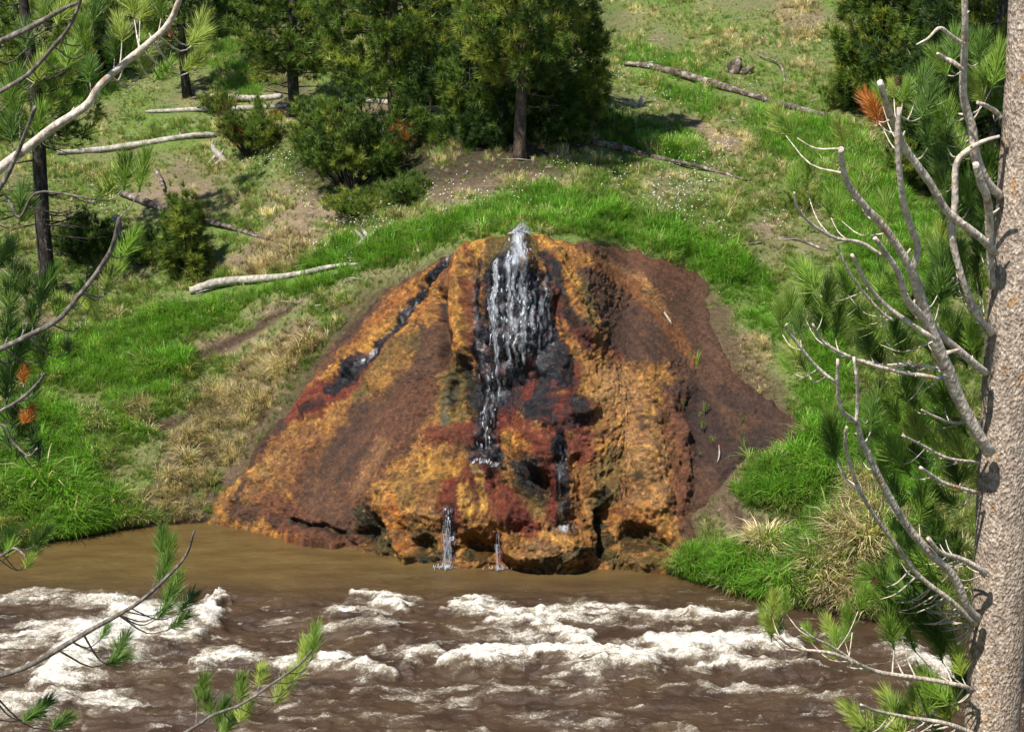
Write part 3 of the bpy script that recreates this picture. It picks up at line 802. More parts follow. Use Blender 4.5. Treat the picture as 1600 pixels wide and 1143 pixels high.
# skirt below the waterline
base_ids = remap[np.arange(len(mp))]; base_ids = base_ids[base_ids >= 0]
sk = VV[base_ids].copy(); sk[:, 2] -= .45; sk[:, 1] -= .05
nV = len(VV); VV = np.concatenate([VV, sk])
Fs = np.stack([nV + np.arange(len(sk) - 1), nV + np.arange(1, len(sk)), base_ids[1:], base_ids[:-1]], -1)
me = mk_mesh('mineral_crust', VV, np.concatenate([F0, Fs]))
attr_c(me, 'Col', np.concatenate([col[used], col[used][base_ids] * .6]))
attr_f(me, 'wet', np.concatenate([wet[used], np.ones(len(sk))]))
m, nt, nodes, links, bs = new_mat('mineral_crust')
a = N(nt, 'ShaderNodeAttribute', attribute_name='Col'); aw = N(nt, 'ShaderNodeAttribute', attribute_name='wet')
v = coords(nt)
nn = noise(nt, 32, 6, .7, v); n3 = noise(nt, 90, 3, .7, v)
cc = mixc(nt, .8, a.outputs['Color'], ramp(nt, nn.outputs[0], [(.3, (.45, .42, .4)), (.5, (1, 1, 1)), (.72, (1.6, 1.5, 1.3))]).outputs[0], 'MULTIPLY')
cc = mixc(nt, .6, cc, ramp(nt, n3.outputs[0], [(.3, (.5, .5, .5)), (.7, (1.5, 1.5, 1.5))]).outputs[0], 'MULTIPLY')
links.new(cc, bs.inputs['Base Color'])
rr = N(nt, 'ShaderNodeMapRange'); links.new(aw.outputs['Fac'], rr.inputs['Value']); rr.inputs['To Min'].default_value = .7; rr.inputs['To Max'].default_value = .24
links.new(rr.outputs[0], bs.inputs['Roughness'])
bs.inputs['Specular IOR Level'].default_value = .36
links.new(bump(nt, nn.outputs[0], .9, .04, bump(nt, n3.outputs[0], .7, .016)), bs.inputs['Normal'])
M['crust'] = m
mound = thing('spring_mound', G1(800, 884), 'orange, red and black mineral mound with a hot spring running down it', 'mineral mound')
obj('mineral_crust', me, m, mound)

# ---- running water on the mound: thin strands of white water following the surface
m, nt, nodes, links, bs = new_mat('white_water')
bs.inputs['Base Color'].default_value = (.80, .84, .88, 1)
bs.inputs['Roughness'].default_value = .2
nz = noise(nt, 120, 2, .5, coords(nt))
links.new(ramp(nt, nz.outputs[0], [(.35, (.20, .23, .27)), (.65, (.62, .65, .69))]).outputs[0], bs.inputs['Base Color'])
M['white_water'] = m
def surf(pxx, pyy, off):
    u = min(max((pxx - mp[0]) / STEP, 0), len(mp) - 2); vv = min(max((float(shore_py(pxx)) - pyy) / STEP, 0), len(mv) - 2)
    i, j = int(u), int(vv)
    return D[j, i] + MN[j, i] * off
def flow(mb, zones):
    for (pts, n, ln, wd) in zones:
        n = int(n * 2.0); wd = wd * .42
        pts = np.asarray(pts, float)
        for k in range(n):
            t = random.random() * (len(pts) - 1); i = int(t); f = t - i
            x, y, r = pts[i] * (1 - f) + pts[min(i + 1, len(pts) - 1)] * f
            x += random.gauss(0, r * .5); y += random.uniform(-6, 6)
            m_ = max(3, int(random.uniform(.4, 1.4) * ln / 4))
            w = wd * random.uniform(.4, 1.3)
            Vs, Q = [], []
            drift = random.uniform(-.15, .15)
            for a_ in range(m_):
                ww = w * math.sin(math.pi * (a_ + .5) / m_) * random.uniform(.6, 1.2)
                for s in (-1, 0, 1):
                    Vs.append(surf(x + s * ww, y, .012 + (.006 if s == 0 else 0)))
                if a_:
                    b = 3 * a_
                    Q += [(b - 3, b - 2, b + 1, b), (b - 2, b - 1, b + 2, b + 1)]
                x += random.uniform(-.7, .7) + drift; y += 3.4
            mb.add(Vs, None, Q)
FILM = [  # where water covers the rock: stroke, amount of white in it
    ([(812, 368, 16), (812, 395, 22), (812, 416, 26)], .95), ([(786, 420, 16), (776, 470, 16), (774, 530, 18), (784, 556, 14)], .85), ([(806, 430, 40), (816, 480, 58), (814, 545, 62)], .66),
    ([(846, 440, 18), (850, 535, 18)], .55), ([(780, 540, 24), (786, 575, 24), (784, 620, 18)], .68), ([(768, 580, 22), (764, 650, 18), (762, 700, 26), (758, 728, 34)], .6), ([(815, 545, 50)], .5), ([(744, 728, 10), (776, 732, 12)], .9),
    ([(700, 400, 7), (655, 465, 8), (610, 520, 9), (572, 562, 12), (540, 590, 14)], .5), ([(876, 690, 11), (878, 810, 11)], .42), ([(866, 824, 12), (892, 826, 12)], .7), ([(748, 420, 7), (746, 480, 8), (752, 560, 12)], .4),
    ([(706, 800, 12), (704, 866, 13)], .6)]
cov = np.zeros(px.shape); wht = np.zeros(px.shape)
for s, a_ in FILM:
    k = stroke(px + 5 * hf, py + 4 * hf, s, .8)
    cov = np.maximum(cov, smooth(k, .02, .3)); wht = np.maximum(wht, a_ * k)
run2 = fbm(np.stack([px / 3.2 + 1.2 * fbm(wq * 2.0, 2), py / 55.0, np.full(px.shape, 9.1)], -1), 4, .62)
run3 = fbm(np.stack([px / 2.6, py / 7.0, np.full(px.shape, 1.3)], -1), 3, .6)
wht = np.clip(smooth(wht + .8 * run2 + .35 * run3, .56, 1.4) * (wht > 0), 0, 1) * .62
SM = D.copy()                                          # the film bridges the small pits of the rock
for it in range(6):
    SM[1:-1, 1:-1] = (SM[1:-1, 1:-1] * 2 + SM[:-2, 1:-1] + SM[2:, 1:-1] + SM[1:-1, :-2] + SM[1:-1, 2:]) / 6
SM = SM + MN * .014 + MN * (.012 * wht).reshape(SM.shape[:2])[..., None]
kf = (cov[fc] > .05).all(1)
uf = np.unique(fc[kf]); rm = -np.ones(len(px), int); rm[uf] = np.arange(len(uf))
me = mk_mesh('cascade', SM.reshape(-1, 3)[uf], rm[fc[kf]])
attr_f(me, 'white', wht[uf])
m, nt, nodes, links, bs = new_mat('water_film')
aw = N(nt, 'ShaderNodeAttribute', attribute_name='white')
nz = noise(nt, 70, 3, .6, coords(nt, (1, 1, .3)))
bs.inputs['Roughness'].default_value = .3
links.new(ramp(nt, nz.outputs[0], [(.3, (.30, .34, .40)), (.65, (.70, .74, .79))]).outputs[0], bs.inputs['Base Color'])
tr = N(nt, 'ShaderNodeBsdfTransparent'); tr.inputs[0].default_value = (.86, .88, .92, 1)
gl = N(nt, 'ShaderNodeBsdfGlossy'); gl.inputs['Roughness'].default_value = .12
lw = N(nt, 'ShaderNodeFresnel'); lw.inputs['IOR'].default_value = 1.33
bn = bump(nt, nz.outputs[0], .6, .02)
links.new(bn, gl.inputs['Normal']); links.new(bn, lw.inputs['Normal'])
m1 = N(nt, 'ShaderNodeMixShader'); links.new(lw.outputs[0], m1.inputs[0]); links.new(tr.outputs[0], m1.inputs[1]); links.new(gl.outputs[0], m1.inputs[2])
m2 = N(nt, 'ShaderNodeMixShader'); links.new(aw.outputs['Fac'], m2.inputs[0]); links.new(m1.outputs[0], m2.inputs[1]); links.new(bs.outputs[0], m2.inputs[2])
links.new(m2.outputs[0], nodes['Material Output'].inputs['Surface'])
obj('cascade', me, m, mound)
mb = MB()                                              # flying drops and threads
flow(mb, [([(812, 378, 10), (812, 412, 16)], 30, 10, 1.1), ([(785, 425, 6), (776, 470, 6), (772, 530, 7)], 40, 14, .8), ([(800, 430, 24), (812, 480, 36), (810, 530, 40)], 60, 8, .7),
          ([(765, 570, 14), (763, 640, 10), (760, 700, 14)], 20, 9, .6), ([(742, 724, 5), (775, 730, 10)], 16, 4, 1.2), ([(706, 800, 8), (704, 860, 8)], 16, 14, .7)])
mb.build('water_drops', M['white_water'], mound, kind='stuff')
mb = MB()                                           # the spout bubbling at the vent
tip = Vector(surf(812, 372, .0))
def drop(mb, p, r):
    e = Vector((random.gauss(0, .4), random.gauss(0, .4), random.uniform(.8, 1.9))) * r
    f = Vector((1, random.gauss(0, .4), -random.gauss(0, .4))).normalized() * r; g = e.cross(f).normalized() * r
    mb.add([p + e, p + f, p + g, p - f, p - g, p - e], [(0, 1, 2), (0, 2, 3), (0, 3, 4), (0, 4, 1), (5, 2, 1), (5, 3, 2), (5, 4, 3), (5, 1, 4)])
for k in range(900):
    t_ = abs(random.gauss(0, .5)); x = random.gauss(0, .055 + .02 * t_)
    h = .16 * t_ * math.exp(-(x / .10) ** 2)
    drop(mb, tip + Vector((x + .05 * t_, random.gauss(0, .04), h)), random.uniform(.003, .010) * (1.15 - .5 * min(t_, 1)))
mb.build('spout', M['white_water'], mound, kind='stuff')
def trickle(px0, py0, py1, n, spread, off=.10):
    mb = MB()
    top = Vector(surf(px0, py0, .03))
    for k in range(n):
        x0 = random.gauss(0, spread)
        z1 = -.01
        zz = np.linspace(top.z + random.uniform(-.3, .03), z1 + max(0, random.gauss(-.05, .12)), 12)
        fan = random.gauss(0, spread * .7)
        ph_ = random.uniform(0, 6.28); am_ = random.uniform(.004, .014)
        q = [(top.x + x0 + fan * ((top.z - z_) / max(top.z, .1)) + am_ * math.sin(ph_ + 18 * z_), top.y - .03 - off * ((top.z - z_) / max(top.z, .1)) + random.gauss(0, .004), z_) for z_ in zz]
        r0 = random.uniform(.0010, .0028)
        mb.tube(q, [r0 * random.uniform(.4, 1.3) for _ in q], 4)
    for k in range(n * 9):
        u_ = random.random() ** .8
        drop(mb, Vector((top.x + random.gauss(0, spread * (.6 + u_)), top.y - .03 - off * u_ + random.gauss(0, .012), top.z * (1 - u_) + .01)), random.uniform(.0015, .0045))
    for k in range(n * 3):                            # splash where it lands
        a_ = random.uniform(0, 6.28); d = abs(random.gauss(0, .07))
        p = Vector((top.x + math.cos(a_) * d * 1.4, top.y - off - .03 + math.sin(a_) * d * .6, .008))
        h = random.uniform(.01, .05)
        mb.tube([p, p + Vector((random.gauss(0, .01), random.gauss(0, .01), h))], [.008, .003], 5)
    mb.build('trickle', M['white_water'], mound, kind='stuff')
trickle(704, 812, 884, 22, .035, .10)
trickle(780, 826, 880, 9, .018, .10)
trickle(942, 840, 880, 10, .03, .06)

# ------------------------------------------------------------------ fallen logs and dead wood on the far bank
LOGPATHS = []
def log(name, pts, mat, label, cat='log', group=None, stubs=0, lift=.9, n=26, stub_len=.25):
    LOGPATHS.append(pts)
    P0 = spline(pts, n)
    W3 = G(P0[:, 0], P0[:, 1])
    rad = .78 * P0[:, 2] * W3[:, 1] * 1.03 / FPX
    lf = P0[:, 3] if P0.shape[1] > 3 else np.zeros(n)
    W3[:, 2] += rad * lift + lf
    # a stiff log bridges the small hollows of the turf
    k = np.linspace(0, 1, n)
    zfit = np.polyval(np.polyfit(k, W3[:, 2], 3), k)
    W3[:, 2] = np.maximum(zfit, W3[:, 2] - rad * .5)
    mb = MB()
    mb.tube(W3, list(rad * (1 + .10 * np.array([random.uniform(-1, 1) for _ in range(n)]))), 12, .07)
    for s in range(stubs):
        i = random.randrange(2, n - 2)
        a = Vector(W3[i]); d = Vector((random.uniform(-1, 1), random.uniform(-.8, .2), random.uniform(.2, 1))).normalized()
        l = stub_len * random.uniform(.4, 1.2)
        mb.tube([a, a + d * l * .5, a + d * l + Vector((random.uniform(-.04, .04), 0, -.02))], [rad[i] * .35, rad[i] * .22, rad[i] * .06], 6)
    return mb.build(name, mat, label=label, cat=cat, group=group)

lg = M['log']; lb = M['log_burnt']; lr = M['log_red']
LG = 'dead logs lying on the hillside'
log('fallen_log', [(297, 461, 8), (330, 455, 9), (400, 441, 8), (470, 428, 6), (520, 420, 4.5), (560, 414, 3)], lg, 'pale bleached log lying left of the mound on bright grass', 'log', LG, 3, stub_len=.12)
log('fallen_log', [(90, 243, 5), (160, 236, 6), (230, 226, 6), (290, 219, 5.5), (336, 213, 5)], lg, 'straight grey log left of the orange-tinged shrub', 'log', LG, 2, stub_len=.15)
log('fallen_log', [(190, 308, 6), (230, 323, 7), (275, 337, 7), (330, 353, 5), (390, 367, 4), (428, 378, 2)], lb, 'charred grey log sloping down to the right behind the sapling', 'log', LG, 4, stub_len=.2)
log('fallen_log', [(308, 152, 7), (350, 156, 6), (400, 157, 6), (440, 152, 5)], lg, 'pale log behind the orange-tinged shrub, upper of two side by side', 'log', LG, 3)
log('fallen_log', [(228, 177, 3), (260, 176, 4), (310, 174, 5), (380, 172, 5), (450, 168, 4)], lg, 'thin pale log behind the orange-tinged shrub, lower of two side by side', 'log', LG, 2)
log('fallen_log', [(560, 158, 4), (630, 166, 6), (670, 170, 5), (720, 178, 3)], lg, 'pale log lying in the shade between the two big pines', 'log', LG, 1)
log('fallen_log', [(975, 104, 4), (1020, 110, 7), (1070, 124, 7), (1130, 140, 7), (1190, 158, 6), (1250, 172, 5.5), (1308, 187, 4)], lb, 'long grey and charred log across the upper right slope', 'log', LG, 3, stub_len=.12)
log('fallen_log', [(925, 226, 5), (960, 235, 7), (1000, 244, 6), (1060, 260, 4.5), (1120, 272, 3.5), (1168, 284, 2)], lb, 'dark-ended log right of the pines, lower of the two on the right slope', 'log', LG, 2, stub_len=.1)
log('dead_branch', [(1215, 378, 2), (1245, 379, 3), (1270, 386, 3), (1292, 395, 2)], lb, 'thin curved dead branch in green grass right of the mound crest', 'branch', None, 1, stub_len=.1)
log('dead_branch', [(1098, 381, 3.5), (1115, 386, 3), (1150, 387, 2.5), (1190, 384, 2)], lb, 'short dead branch half buried in grass above the bare soil', 'branch', None, 2, stub_len=.1)
log('dead_branch', [(1188, 90, 1.6, .02), (1212, 104, 1.8, .06), (1222, 116, 2.2, .04), (1226, 128, 1.6, 0)], lb, 'bent grey dead branch near the top of the slope beyond the long log', 'branch', None, 1)
log('dead_branch', [(240, 268, 3, .02), (250, 285, 4, .06), (257, 305, 3, .03)], lb, 'dark broken branch lying on bare soil above the charred log', 'branch', None, 1, stub_len=.1)
log('dead_stick', [(1038, 490, 1.6), (1043, 500, 2.2), (1050, 511, 1.6)], lg, 'short pale stick on the brown soil right of the spring', 'stick', None, 0, lift=3.0, n=6)
log('dead_stick', [(1121, 726, 1.2), (1124, 714, 1.6), (1123, 700, 1.2)], lg, 'thin straw-coloured stick on the dark soil patch low on the right', 'stick', None, 0, lift=4.0, n=6)

def snag(name, px, py, limbs, mat, label, cat):
    """weathered root or stump: limbs as (dx px, dy px, depth m, r0 px) polylines from the ground point"""
    o = G1(px, py); s = o.y * 1.03 / FPX
    mb = MB()
    for pl in limbs:
        pts = spline([(a * s, d, -b * s, r * s) for a, b, d, r in pl], 9)
        mb.tube([(o.x + p[0], o.y + p[1], o.z + p[2]) for p in pts], [max(p[3], .004) for p in pts], 9, .16)
    return mb.build(name, mat, label=label, cat=cat)
snag('driftwood', 345, 252, [[(26, 14, -.25, 2.5), (10, 2, -.1, 4.5), (-4, -12, 0, 5.5), (-12, -24, .05, 3), (-11, -32, .05, 1)], [(2, -2, -.1, 4), (-16, 12, -.3, 3), (-42, 16, -.45, 1.2)], [(8, 2, 0, 4), (2, 16, -.3, 1.5)], [(-4, -12, 0, 4), (8, -2, -.05, 4), (18, 6, -.15, 3.2), (30, 12, -.3, 1.2)], [(-6, -10, 0, 3), (-16, 2, -.15, 1.4)], [(0, -8, 0, 3), (6, -20, 0, 1)]], lg, 'bleached forked root lying below the orange-tinged shrub', 'driftwood')
snag('driftwood', 568, 376, [[(-10, 6, -.15, 3), (2, -2, 0, 6), (14, -8, .1, 5), (22, -6, .1, 2)], [(2, -2, 0, 4), (-8, -14, 0, 2.5), (-12, -20, 0, 1)], [(8, -6, 0, 4), (-2, -22, .05, 2), (0, -30, 0, 1)], [(12, -8, 0, 4), (18, -18, 0, 1.5)]], lg, 'small white twisted driftwood on the soil above the mound', 'driftwood')
snag('driftwood', 992, 166, [[(-18, -6, 0, 2), (-6, -2, 0, 3.5), (8, 0, 0, 4), (14, -12, 0, 2)], [(0, 0, 0, 3), (-4, -12, 0, 1.5)], [(6, 0, 0, 3), (10, -16, 0, 1.5)]], lg, 'small pale dead twigs standing in flowers right of the pines', 'driftwood')
snag('stump', 1152, 112, [[(-6, 4, 0, 9), (-2, -6, 0, 9), (0, -16, 0, 7), (4, -22, 0, 3)], [(4, 2, 0, 7), (14, -4, -.1, 5), (24, -8, 0, 2)], [(-6, 0, 0, 6), (-12, -12, 0, 4), (-10, -18, 0, 1.5)]], lb, 'broken dark stump high on the right slope', 'stump')
snag('stump', 185, 385, [[(-6, 6, 0, 6), (-1, -14, 0, 5), (2, -34, 0, 5), (-3, -44, 0, 4), (6, -46, -.05, 2)], [(0, -40, 0, 3.5), (-6, -40, 0, 1.5)]], lg, 'short hooked grey snag beside the dark shrub', 'stump')

# ------------------------------------------------------------------ pines on the far bank
def tuft_tmpl(n, spread, w, seed):
    r = np.random.default_rng(seed)
    V, T = [], []
    for k in range(n):
        ph = r.uniform(0, 2 * np.pi); th = r.uniform(.15, spread)
        d = np.array([np.sin(th) * np.cos(ph), np.sin(th) * np.sin(ph), np.cos(th)])
        s = np.cross(d, r.normal(size=3)); s /= np.linalg.norm(s)
        b = np.array([0, 0, r.uniform(0, .55)])
        l = r.uniform(.6, 1.0)
        i = len(V)
        V += [b - s * w, b + s * w, b + d * l]
        T.append((i, i + 1, i + 2))
    return np.array(V), np.array(T)
FAR_T = [tuft_tmpl(34, 1.2, .036, s) for s in range(5)]

def place_tufts(mb, pos, axis, size, tint, tm=FAR_T):
    pos = np.asarray(pos); axis = np.asarray(axis, float); size = np.asarray(size); tint = np.asarray(tint)
    axis /= np.linalg.norm(axis, axis=1, keepdims=True) + 1e-9
    h = rng.normal(size=axis.shape)
    a = np.cross(axis, h); a /= np.linalg.norm(a, axis=1, keepdims=True) + 1e-9
    b = np.cross(axis, a)
    which = rng.integers(0, len(tm), len(pos))
    for w_, (V, T) in enumerate(tm):
        i = np.where(which == w_)[0]
        if not len(i):
            continue
        P3 = (V[None, :, 0, None] * a[i][:, None] + V[None, :, 1, None] * b[i][:, None] + V[None, :, 2, None] * axis[i][:, None]) * size[i][:, None, None] + pos[i][:, None]
        F3 = T[None] + (np.arange(len(i)) * len(V))[:, None, None]
        mb.add(P3.reshape(-1, 3), F3.reshape(-1, 3), None, np.repeat(tint[i], len(V), 0))

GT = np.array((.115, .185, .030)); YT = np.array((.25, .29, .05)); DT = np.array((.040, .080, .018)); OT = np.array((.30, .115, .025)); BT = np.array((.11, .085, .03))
def pine(px, py, H, lo, Rc, r0, label, nl=60, bark='bark_far', tsize=.15, dens=1.0, dead=6, mixc_=(.6, .25, .15, 0, 0), lean=(0, 0), name='pine_tree', cat='tree', group='pines on the far slope', prof=1.0, dead_len=.7):
    o = G1(px, py)
    t = thing(name, o, label, cat, group)
    hs = np.linspace(-.25, H, 14)
    ax = [o + Vector((lean[0] * h + .03 * math.sin(h * 1.7 + px), lean[1] * h + .03 * math.cos(h * 1.3 + py), h)) for h in hs]
    def axis_at(h):
        f = (h + .25) / (H + .25) * 13; i = min(int(f), 12); f -= i
        return ax[i].lerp(ax[i + 1], f)
    mb = MB()
    mb.tube(ax, [max(r0 * (1 - max(h, 0) / H) ** .8 * (1.25 if h < 0 else 1), .012) for h in hs], 10, .05)
    mb.build('trunk', M[bark], t)
    lm = MB(); pos, axs, siz, tin = [], [], [], []
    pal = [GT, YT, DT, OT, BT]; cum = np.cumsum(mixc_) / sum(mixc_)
    az = random.uniform(0, 6.28)
    for k in range(nl):
        f = ((k + random.random() * .6) / nl) ** 1.7
        h = lo + (H - lo) * f
        az += 2.399 + random.uniform(-.4, .4)
        ln = Rc * ((1 - f) ** .75) * (0.7 + .3 * min(1, f * 8)) * random.uniform(.7, 1.15) * prof + .12
        if h > 5.5 and random.random() < .3:
            continue
        d = Vector((math.cos(az), math.sin(az), random.uniform(-.12, .25) + .35 * f))
        p0 = axis_at(h)
        droop = random.uniform(.05, .18)
        pts = [p0 + d * ln * s_ + Vector((0, 0, -droop * ln * math.sin(s_ * 3.1) + .18 * ln * s_ ** 2.5)) + Vector((random.gauss(0, .02), random.gauss(0, .02), 0)) * s_ for s_ in (0, .25, .5, .75, 1.0)]
        rr0 = max(.008, .022 * ln / 1.2)
        lm.tube(pts, [rr0, rr0 * .8, rr0 * .6, rr0 * .45, rr0 * .2], 5, cap=False)
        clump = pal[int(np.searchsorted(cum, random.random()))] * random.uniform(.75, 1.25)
        nt_ = int((9 + 32 * ln) * dens)
        side = Vector((-d.y, d.x, 0)).normalized()
        for q in range(nt_):
            s_ = random.uniform(.22, 1.0) ** .7
            i = min(int(s_ * 4), 3); p = pts[i].lerp(pts[i + 1], s_ * 4 - i)
            off = side * random.gauss(0, .20 * ln * (1.15 - s_ * .7)) + Vector((0, 0, random.gauss(.03, .09)))
            pos.append(p + off)
            axs.append(d * .6 + off.normalized() * .55 + Vector((0, 0, .55)) + Vector((random.gauss(0, .3), random.gauss(0, .3), random.gauss(0, .3))))
            siz.append(tsize * random.uniform(.8, 1.4))
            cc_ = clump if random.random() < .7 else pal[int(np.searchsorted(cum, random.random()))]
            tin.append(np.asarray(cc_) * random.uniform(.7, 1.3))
    for k in range(dead):                              # bare dead limbs below the crown
        h = random.uniform(.25, 1.0) * max(lo, .6) + .1
        a_ = random.uniform(0, 6.28); ln = dead_len * random.uniform(.4, 1.2)
        d = Vector((math.cos(a_), math.sin(a_), random.uniform(-.25, .15)))
        p0 = axis_at(h)
        q = [p0 + d * ln * s_ + Vector((random.gauss(0, .03), random.gauss(0, .03), random.gauss(0, .03))) * s_ for s_ in (0, .35, .7, 1)]
        lm.tube(q, [.016, .012, .008, .003], 5, cap=False)
        for j in range(2):
            e = q[2] + Vector((random.gauss(0, .15), random.gauss(0, .15), random.gauss(-.03, .1)))
            lm.tube([q[1 + j % 2], q[1 + j % 2].lerp(e, .5), e], [.008, .006, .002], 4, cap=False)
    if lm.n:
        lm.build('limbs', M['bark_dark'] if bark == 'bark_dark' else M['bark_far'], t, kind='stuff')
    if pos:
        cm = MB(); place_tufts(cm, pos, axs, siz, tin)
        cm.build('crown', M['crown'], t)
    return t

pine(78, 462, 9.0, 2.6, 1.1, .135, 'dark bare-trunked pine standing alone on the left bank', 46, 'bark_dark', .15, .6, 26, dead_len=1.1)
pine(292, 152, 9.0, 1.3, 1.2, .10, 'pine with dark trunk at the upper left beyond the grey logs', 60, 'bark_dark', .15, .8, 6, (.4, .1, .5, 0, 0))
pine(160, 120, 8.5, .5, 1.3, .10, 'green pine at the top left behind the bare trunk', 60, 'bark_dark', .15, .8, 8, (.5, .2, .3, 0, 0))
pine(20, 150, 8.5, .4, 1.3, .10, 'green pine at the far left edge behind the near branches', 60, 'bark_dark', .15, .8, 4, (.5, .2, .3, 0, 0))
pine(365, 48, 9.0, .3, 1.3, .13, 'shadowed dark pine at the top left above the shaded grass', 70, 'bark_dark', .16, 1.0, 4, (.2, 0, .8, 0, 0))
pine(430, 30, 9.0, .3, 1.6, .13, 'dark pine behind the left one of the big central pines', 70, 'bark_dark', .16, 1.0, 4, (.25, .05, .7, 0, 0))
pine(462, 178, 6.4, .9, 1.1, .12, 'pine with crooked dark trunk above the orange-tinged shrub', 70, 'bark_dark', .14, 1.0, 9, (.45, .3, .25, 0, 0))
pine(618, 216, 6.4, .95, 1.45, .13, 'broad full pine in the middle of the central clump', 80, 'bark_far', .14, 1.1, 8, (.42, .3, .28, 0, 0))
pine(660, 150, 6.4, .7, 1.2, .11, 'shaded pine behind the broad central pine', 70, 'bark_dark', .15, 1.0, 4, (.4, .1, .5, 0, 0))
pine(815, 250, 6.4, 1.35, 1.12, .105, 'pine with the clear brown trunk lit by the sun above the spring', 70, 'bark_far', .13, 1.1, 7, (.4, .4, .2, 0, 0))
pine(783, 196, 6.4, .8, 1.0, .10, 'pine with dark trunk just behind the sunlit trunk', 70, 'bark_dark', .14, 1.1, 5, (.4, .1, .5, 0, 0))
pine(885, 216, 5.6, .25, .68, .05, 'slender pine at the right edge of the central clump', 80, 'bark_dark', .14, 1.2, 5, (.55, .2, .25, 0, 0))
pine(738, 222, 1.7, .08, .6, .03, 'small dark young pine in the shade between the big trunks', 34, 'bark_dark', .13, 1.0, 0, (.4, .05, .55, 0, 0), name='young_pine', group='young pines on the far slope')
pine(850, 218, 1.6, .1, .6, .03, 'small dark young pine in the shade right of the sunlit trunk', 30, 'bark_dark', .13, 1.0, 0, (.4, .05, .55, 0, 0), name='young_pine', group='young pines on the far slope')
pine(676, 218, 1.5, .06, .6, .03, 'young dark pine in the shade right of the broad central pine', 30, 'bark_dark', .13, 1.0, 0, (.35, .05, .6, 0, 0), name='young_pine', group='young pines on the far slope')
pine(775, 226, 1.1, .05, .5, .03, 'low dark young pine left of the sunlit trunk', 26, 'bark_dark', .12, 1.0, 0, (.35, .05, .6, 0, 0), name='young_pine', group='young pines on the far slope')
pine(290, 428, 1.2, .05, .34, .025, 'feathery green sapling on the left bank above the bleached log', 34, 'bark_dark', .12, 1.1, 0, (.6, .35, .05, 0, 0), name='young_pine', group='young pines on the far slope')
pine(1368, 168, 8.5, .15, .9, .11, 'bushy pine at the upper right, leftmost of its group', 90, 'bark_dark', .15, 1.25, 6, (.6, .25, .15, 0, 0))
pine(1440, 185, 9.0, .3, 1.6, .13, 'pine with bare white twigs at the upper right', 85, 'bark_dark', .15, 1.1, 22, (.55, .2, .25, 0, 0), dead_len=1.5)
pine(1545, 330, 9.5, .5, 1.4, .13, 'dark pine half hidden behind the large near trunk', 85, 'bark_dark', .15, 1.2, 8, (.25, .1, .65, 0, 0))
pine(1470, 285, 3.2, .1, 1.0, .06, 'young dark pine below the upper right group', 60, 'bark_dark', .15, 1.2, 0, (.3, .1, .6, 0, 0), name='young_pine', group='young pines on the far slope')
pine(1650, 240, 9.5, .4, 1.7, .13, 'pine at the right edge behind the near trunk', 80, 'bark_dark', .15, 1.1, 6, (.5, .2, .3, 0, 0))

def shrub(px, py, H, Rc, label, ns=26, tsize=.13, mix=(.5, .2, .2, .05, .05), per=34, group=None):
    o = G1(px, py)
    t = thing('shrub', o, label, 'shrub', group)
    st = MB(); pos, axs, siz, tin = [], [], [], []
    pal = [GT, YT, DT, OT, BT]; cum = np.cumsum(mix) / sum(mix)
    for k in range(ns):
        a_ = random.uniform(0, 6.28); e = Rc * math.sqrt(random.random())
        top = o + Vector((math.cos(a_) * e, math.sin(a_) * e, H * random.uniform(.45, 1.0) * (1 - .45 * (e / Rc) ** 2)))
        b = o + Vector((math.cos(a_) * e * .2, math.sin(a_) * e * .2, -.05))
        mid = b.lerp(top, .5) + Vector((random.gauss(0, .05), random.gauss(0, .05), -.05))
        st.tube([b, mid, top], [.014, .010, .004], 5, cap=False)
        cl = pal[int(np.searchsorted(cum, random.random()))]
        for q in range(per):
            f = random.uniform(.25, 1.0) ** .6
            p = (b.lerp(mid, f * 2) if f < .5 else mid.lerp(top, f * 2 - 1)) + Vector((random.gauss(0, .09), random.gauss(0, .09), random.gauss(0, .06)))
            pos.append(p); axs.append((top - b).normalized() * .7 + Vector((random.gauss(0, .4), random.gauss(0, .4), .5)))
            siz.append(tsize * random.uniform(.6, 1.2)); tin.append(np.asarray(cl if random.random() < .75 else GT) * random.uniform(.65, 1.3))
    st.build('stems', M['bark_dark'], t)
    cm = MB(); place_tufts(cm, pos, axs, siz, tin); cm.build('foliage', M['crown'], t)
SG = 'shrubs on the far slope'
shrub(552, 296, 2.0, .95, 'big dark rounded shrub under the broad central pine', 56, .13, (.4, .08, .44, .01, .07), 34, SG)
shrub(498, 262, 1.3, .6, 'dark shrub at the left foot of the central pines', 26, .13, (.4, .1, .40, .02, .08), 30, SG)
shrub(395, 240, 1.15, .75, 'low shrub with orange dead sprays left of the pines', 34, .12, (.45, .30, .10, .09, .06), 32, SG)
shrub(560, 330, .38, .55, 'small bright green shrub at the front of the dark shrub', 22, .11, (.4, .6, 0, 0, 0), 22, SG)
shrub(640, 312, .45, .5, 'low dark shrub right of the bright green one', 18, .11, (.5, .1, .35, .0, .05), 20, SG)
shrub(132, 402, .85, .5, 'dark green shrub beside the bare trunk', 30, .12, (.3, .05, .65, 0, 0), 32, SG)
shrub(228, 410, .55, .4, 'low dark shrub left of the feathery sapling', 16, .11, (.5, .15, .35, 0, 0), 22, SG)
shrub(345, 175, .55, .35, 'small green shrub beside the two pale logs', 14, .11, (.55, .3, .1, .05, 0), 22, SG)
shrub(955, 212, .4, .45, 'low dark shrub at the right foot of the slender pine', 14, .11, (.5, .1, .4, 0, 0), 22, SG)
shrub(1330, 165, .7, .6, 'bright low shrub at the left foot of the upper right pines', 22, .12, (.6, .25, .15, 0, 0), 26, SG)
shrub(1255, 325, .35, .3, 'tiny green shrub alone on the right slope', 8, .1, (.6, .3, .1, 0, 0), 16, SG)

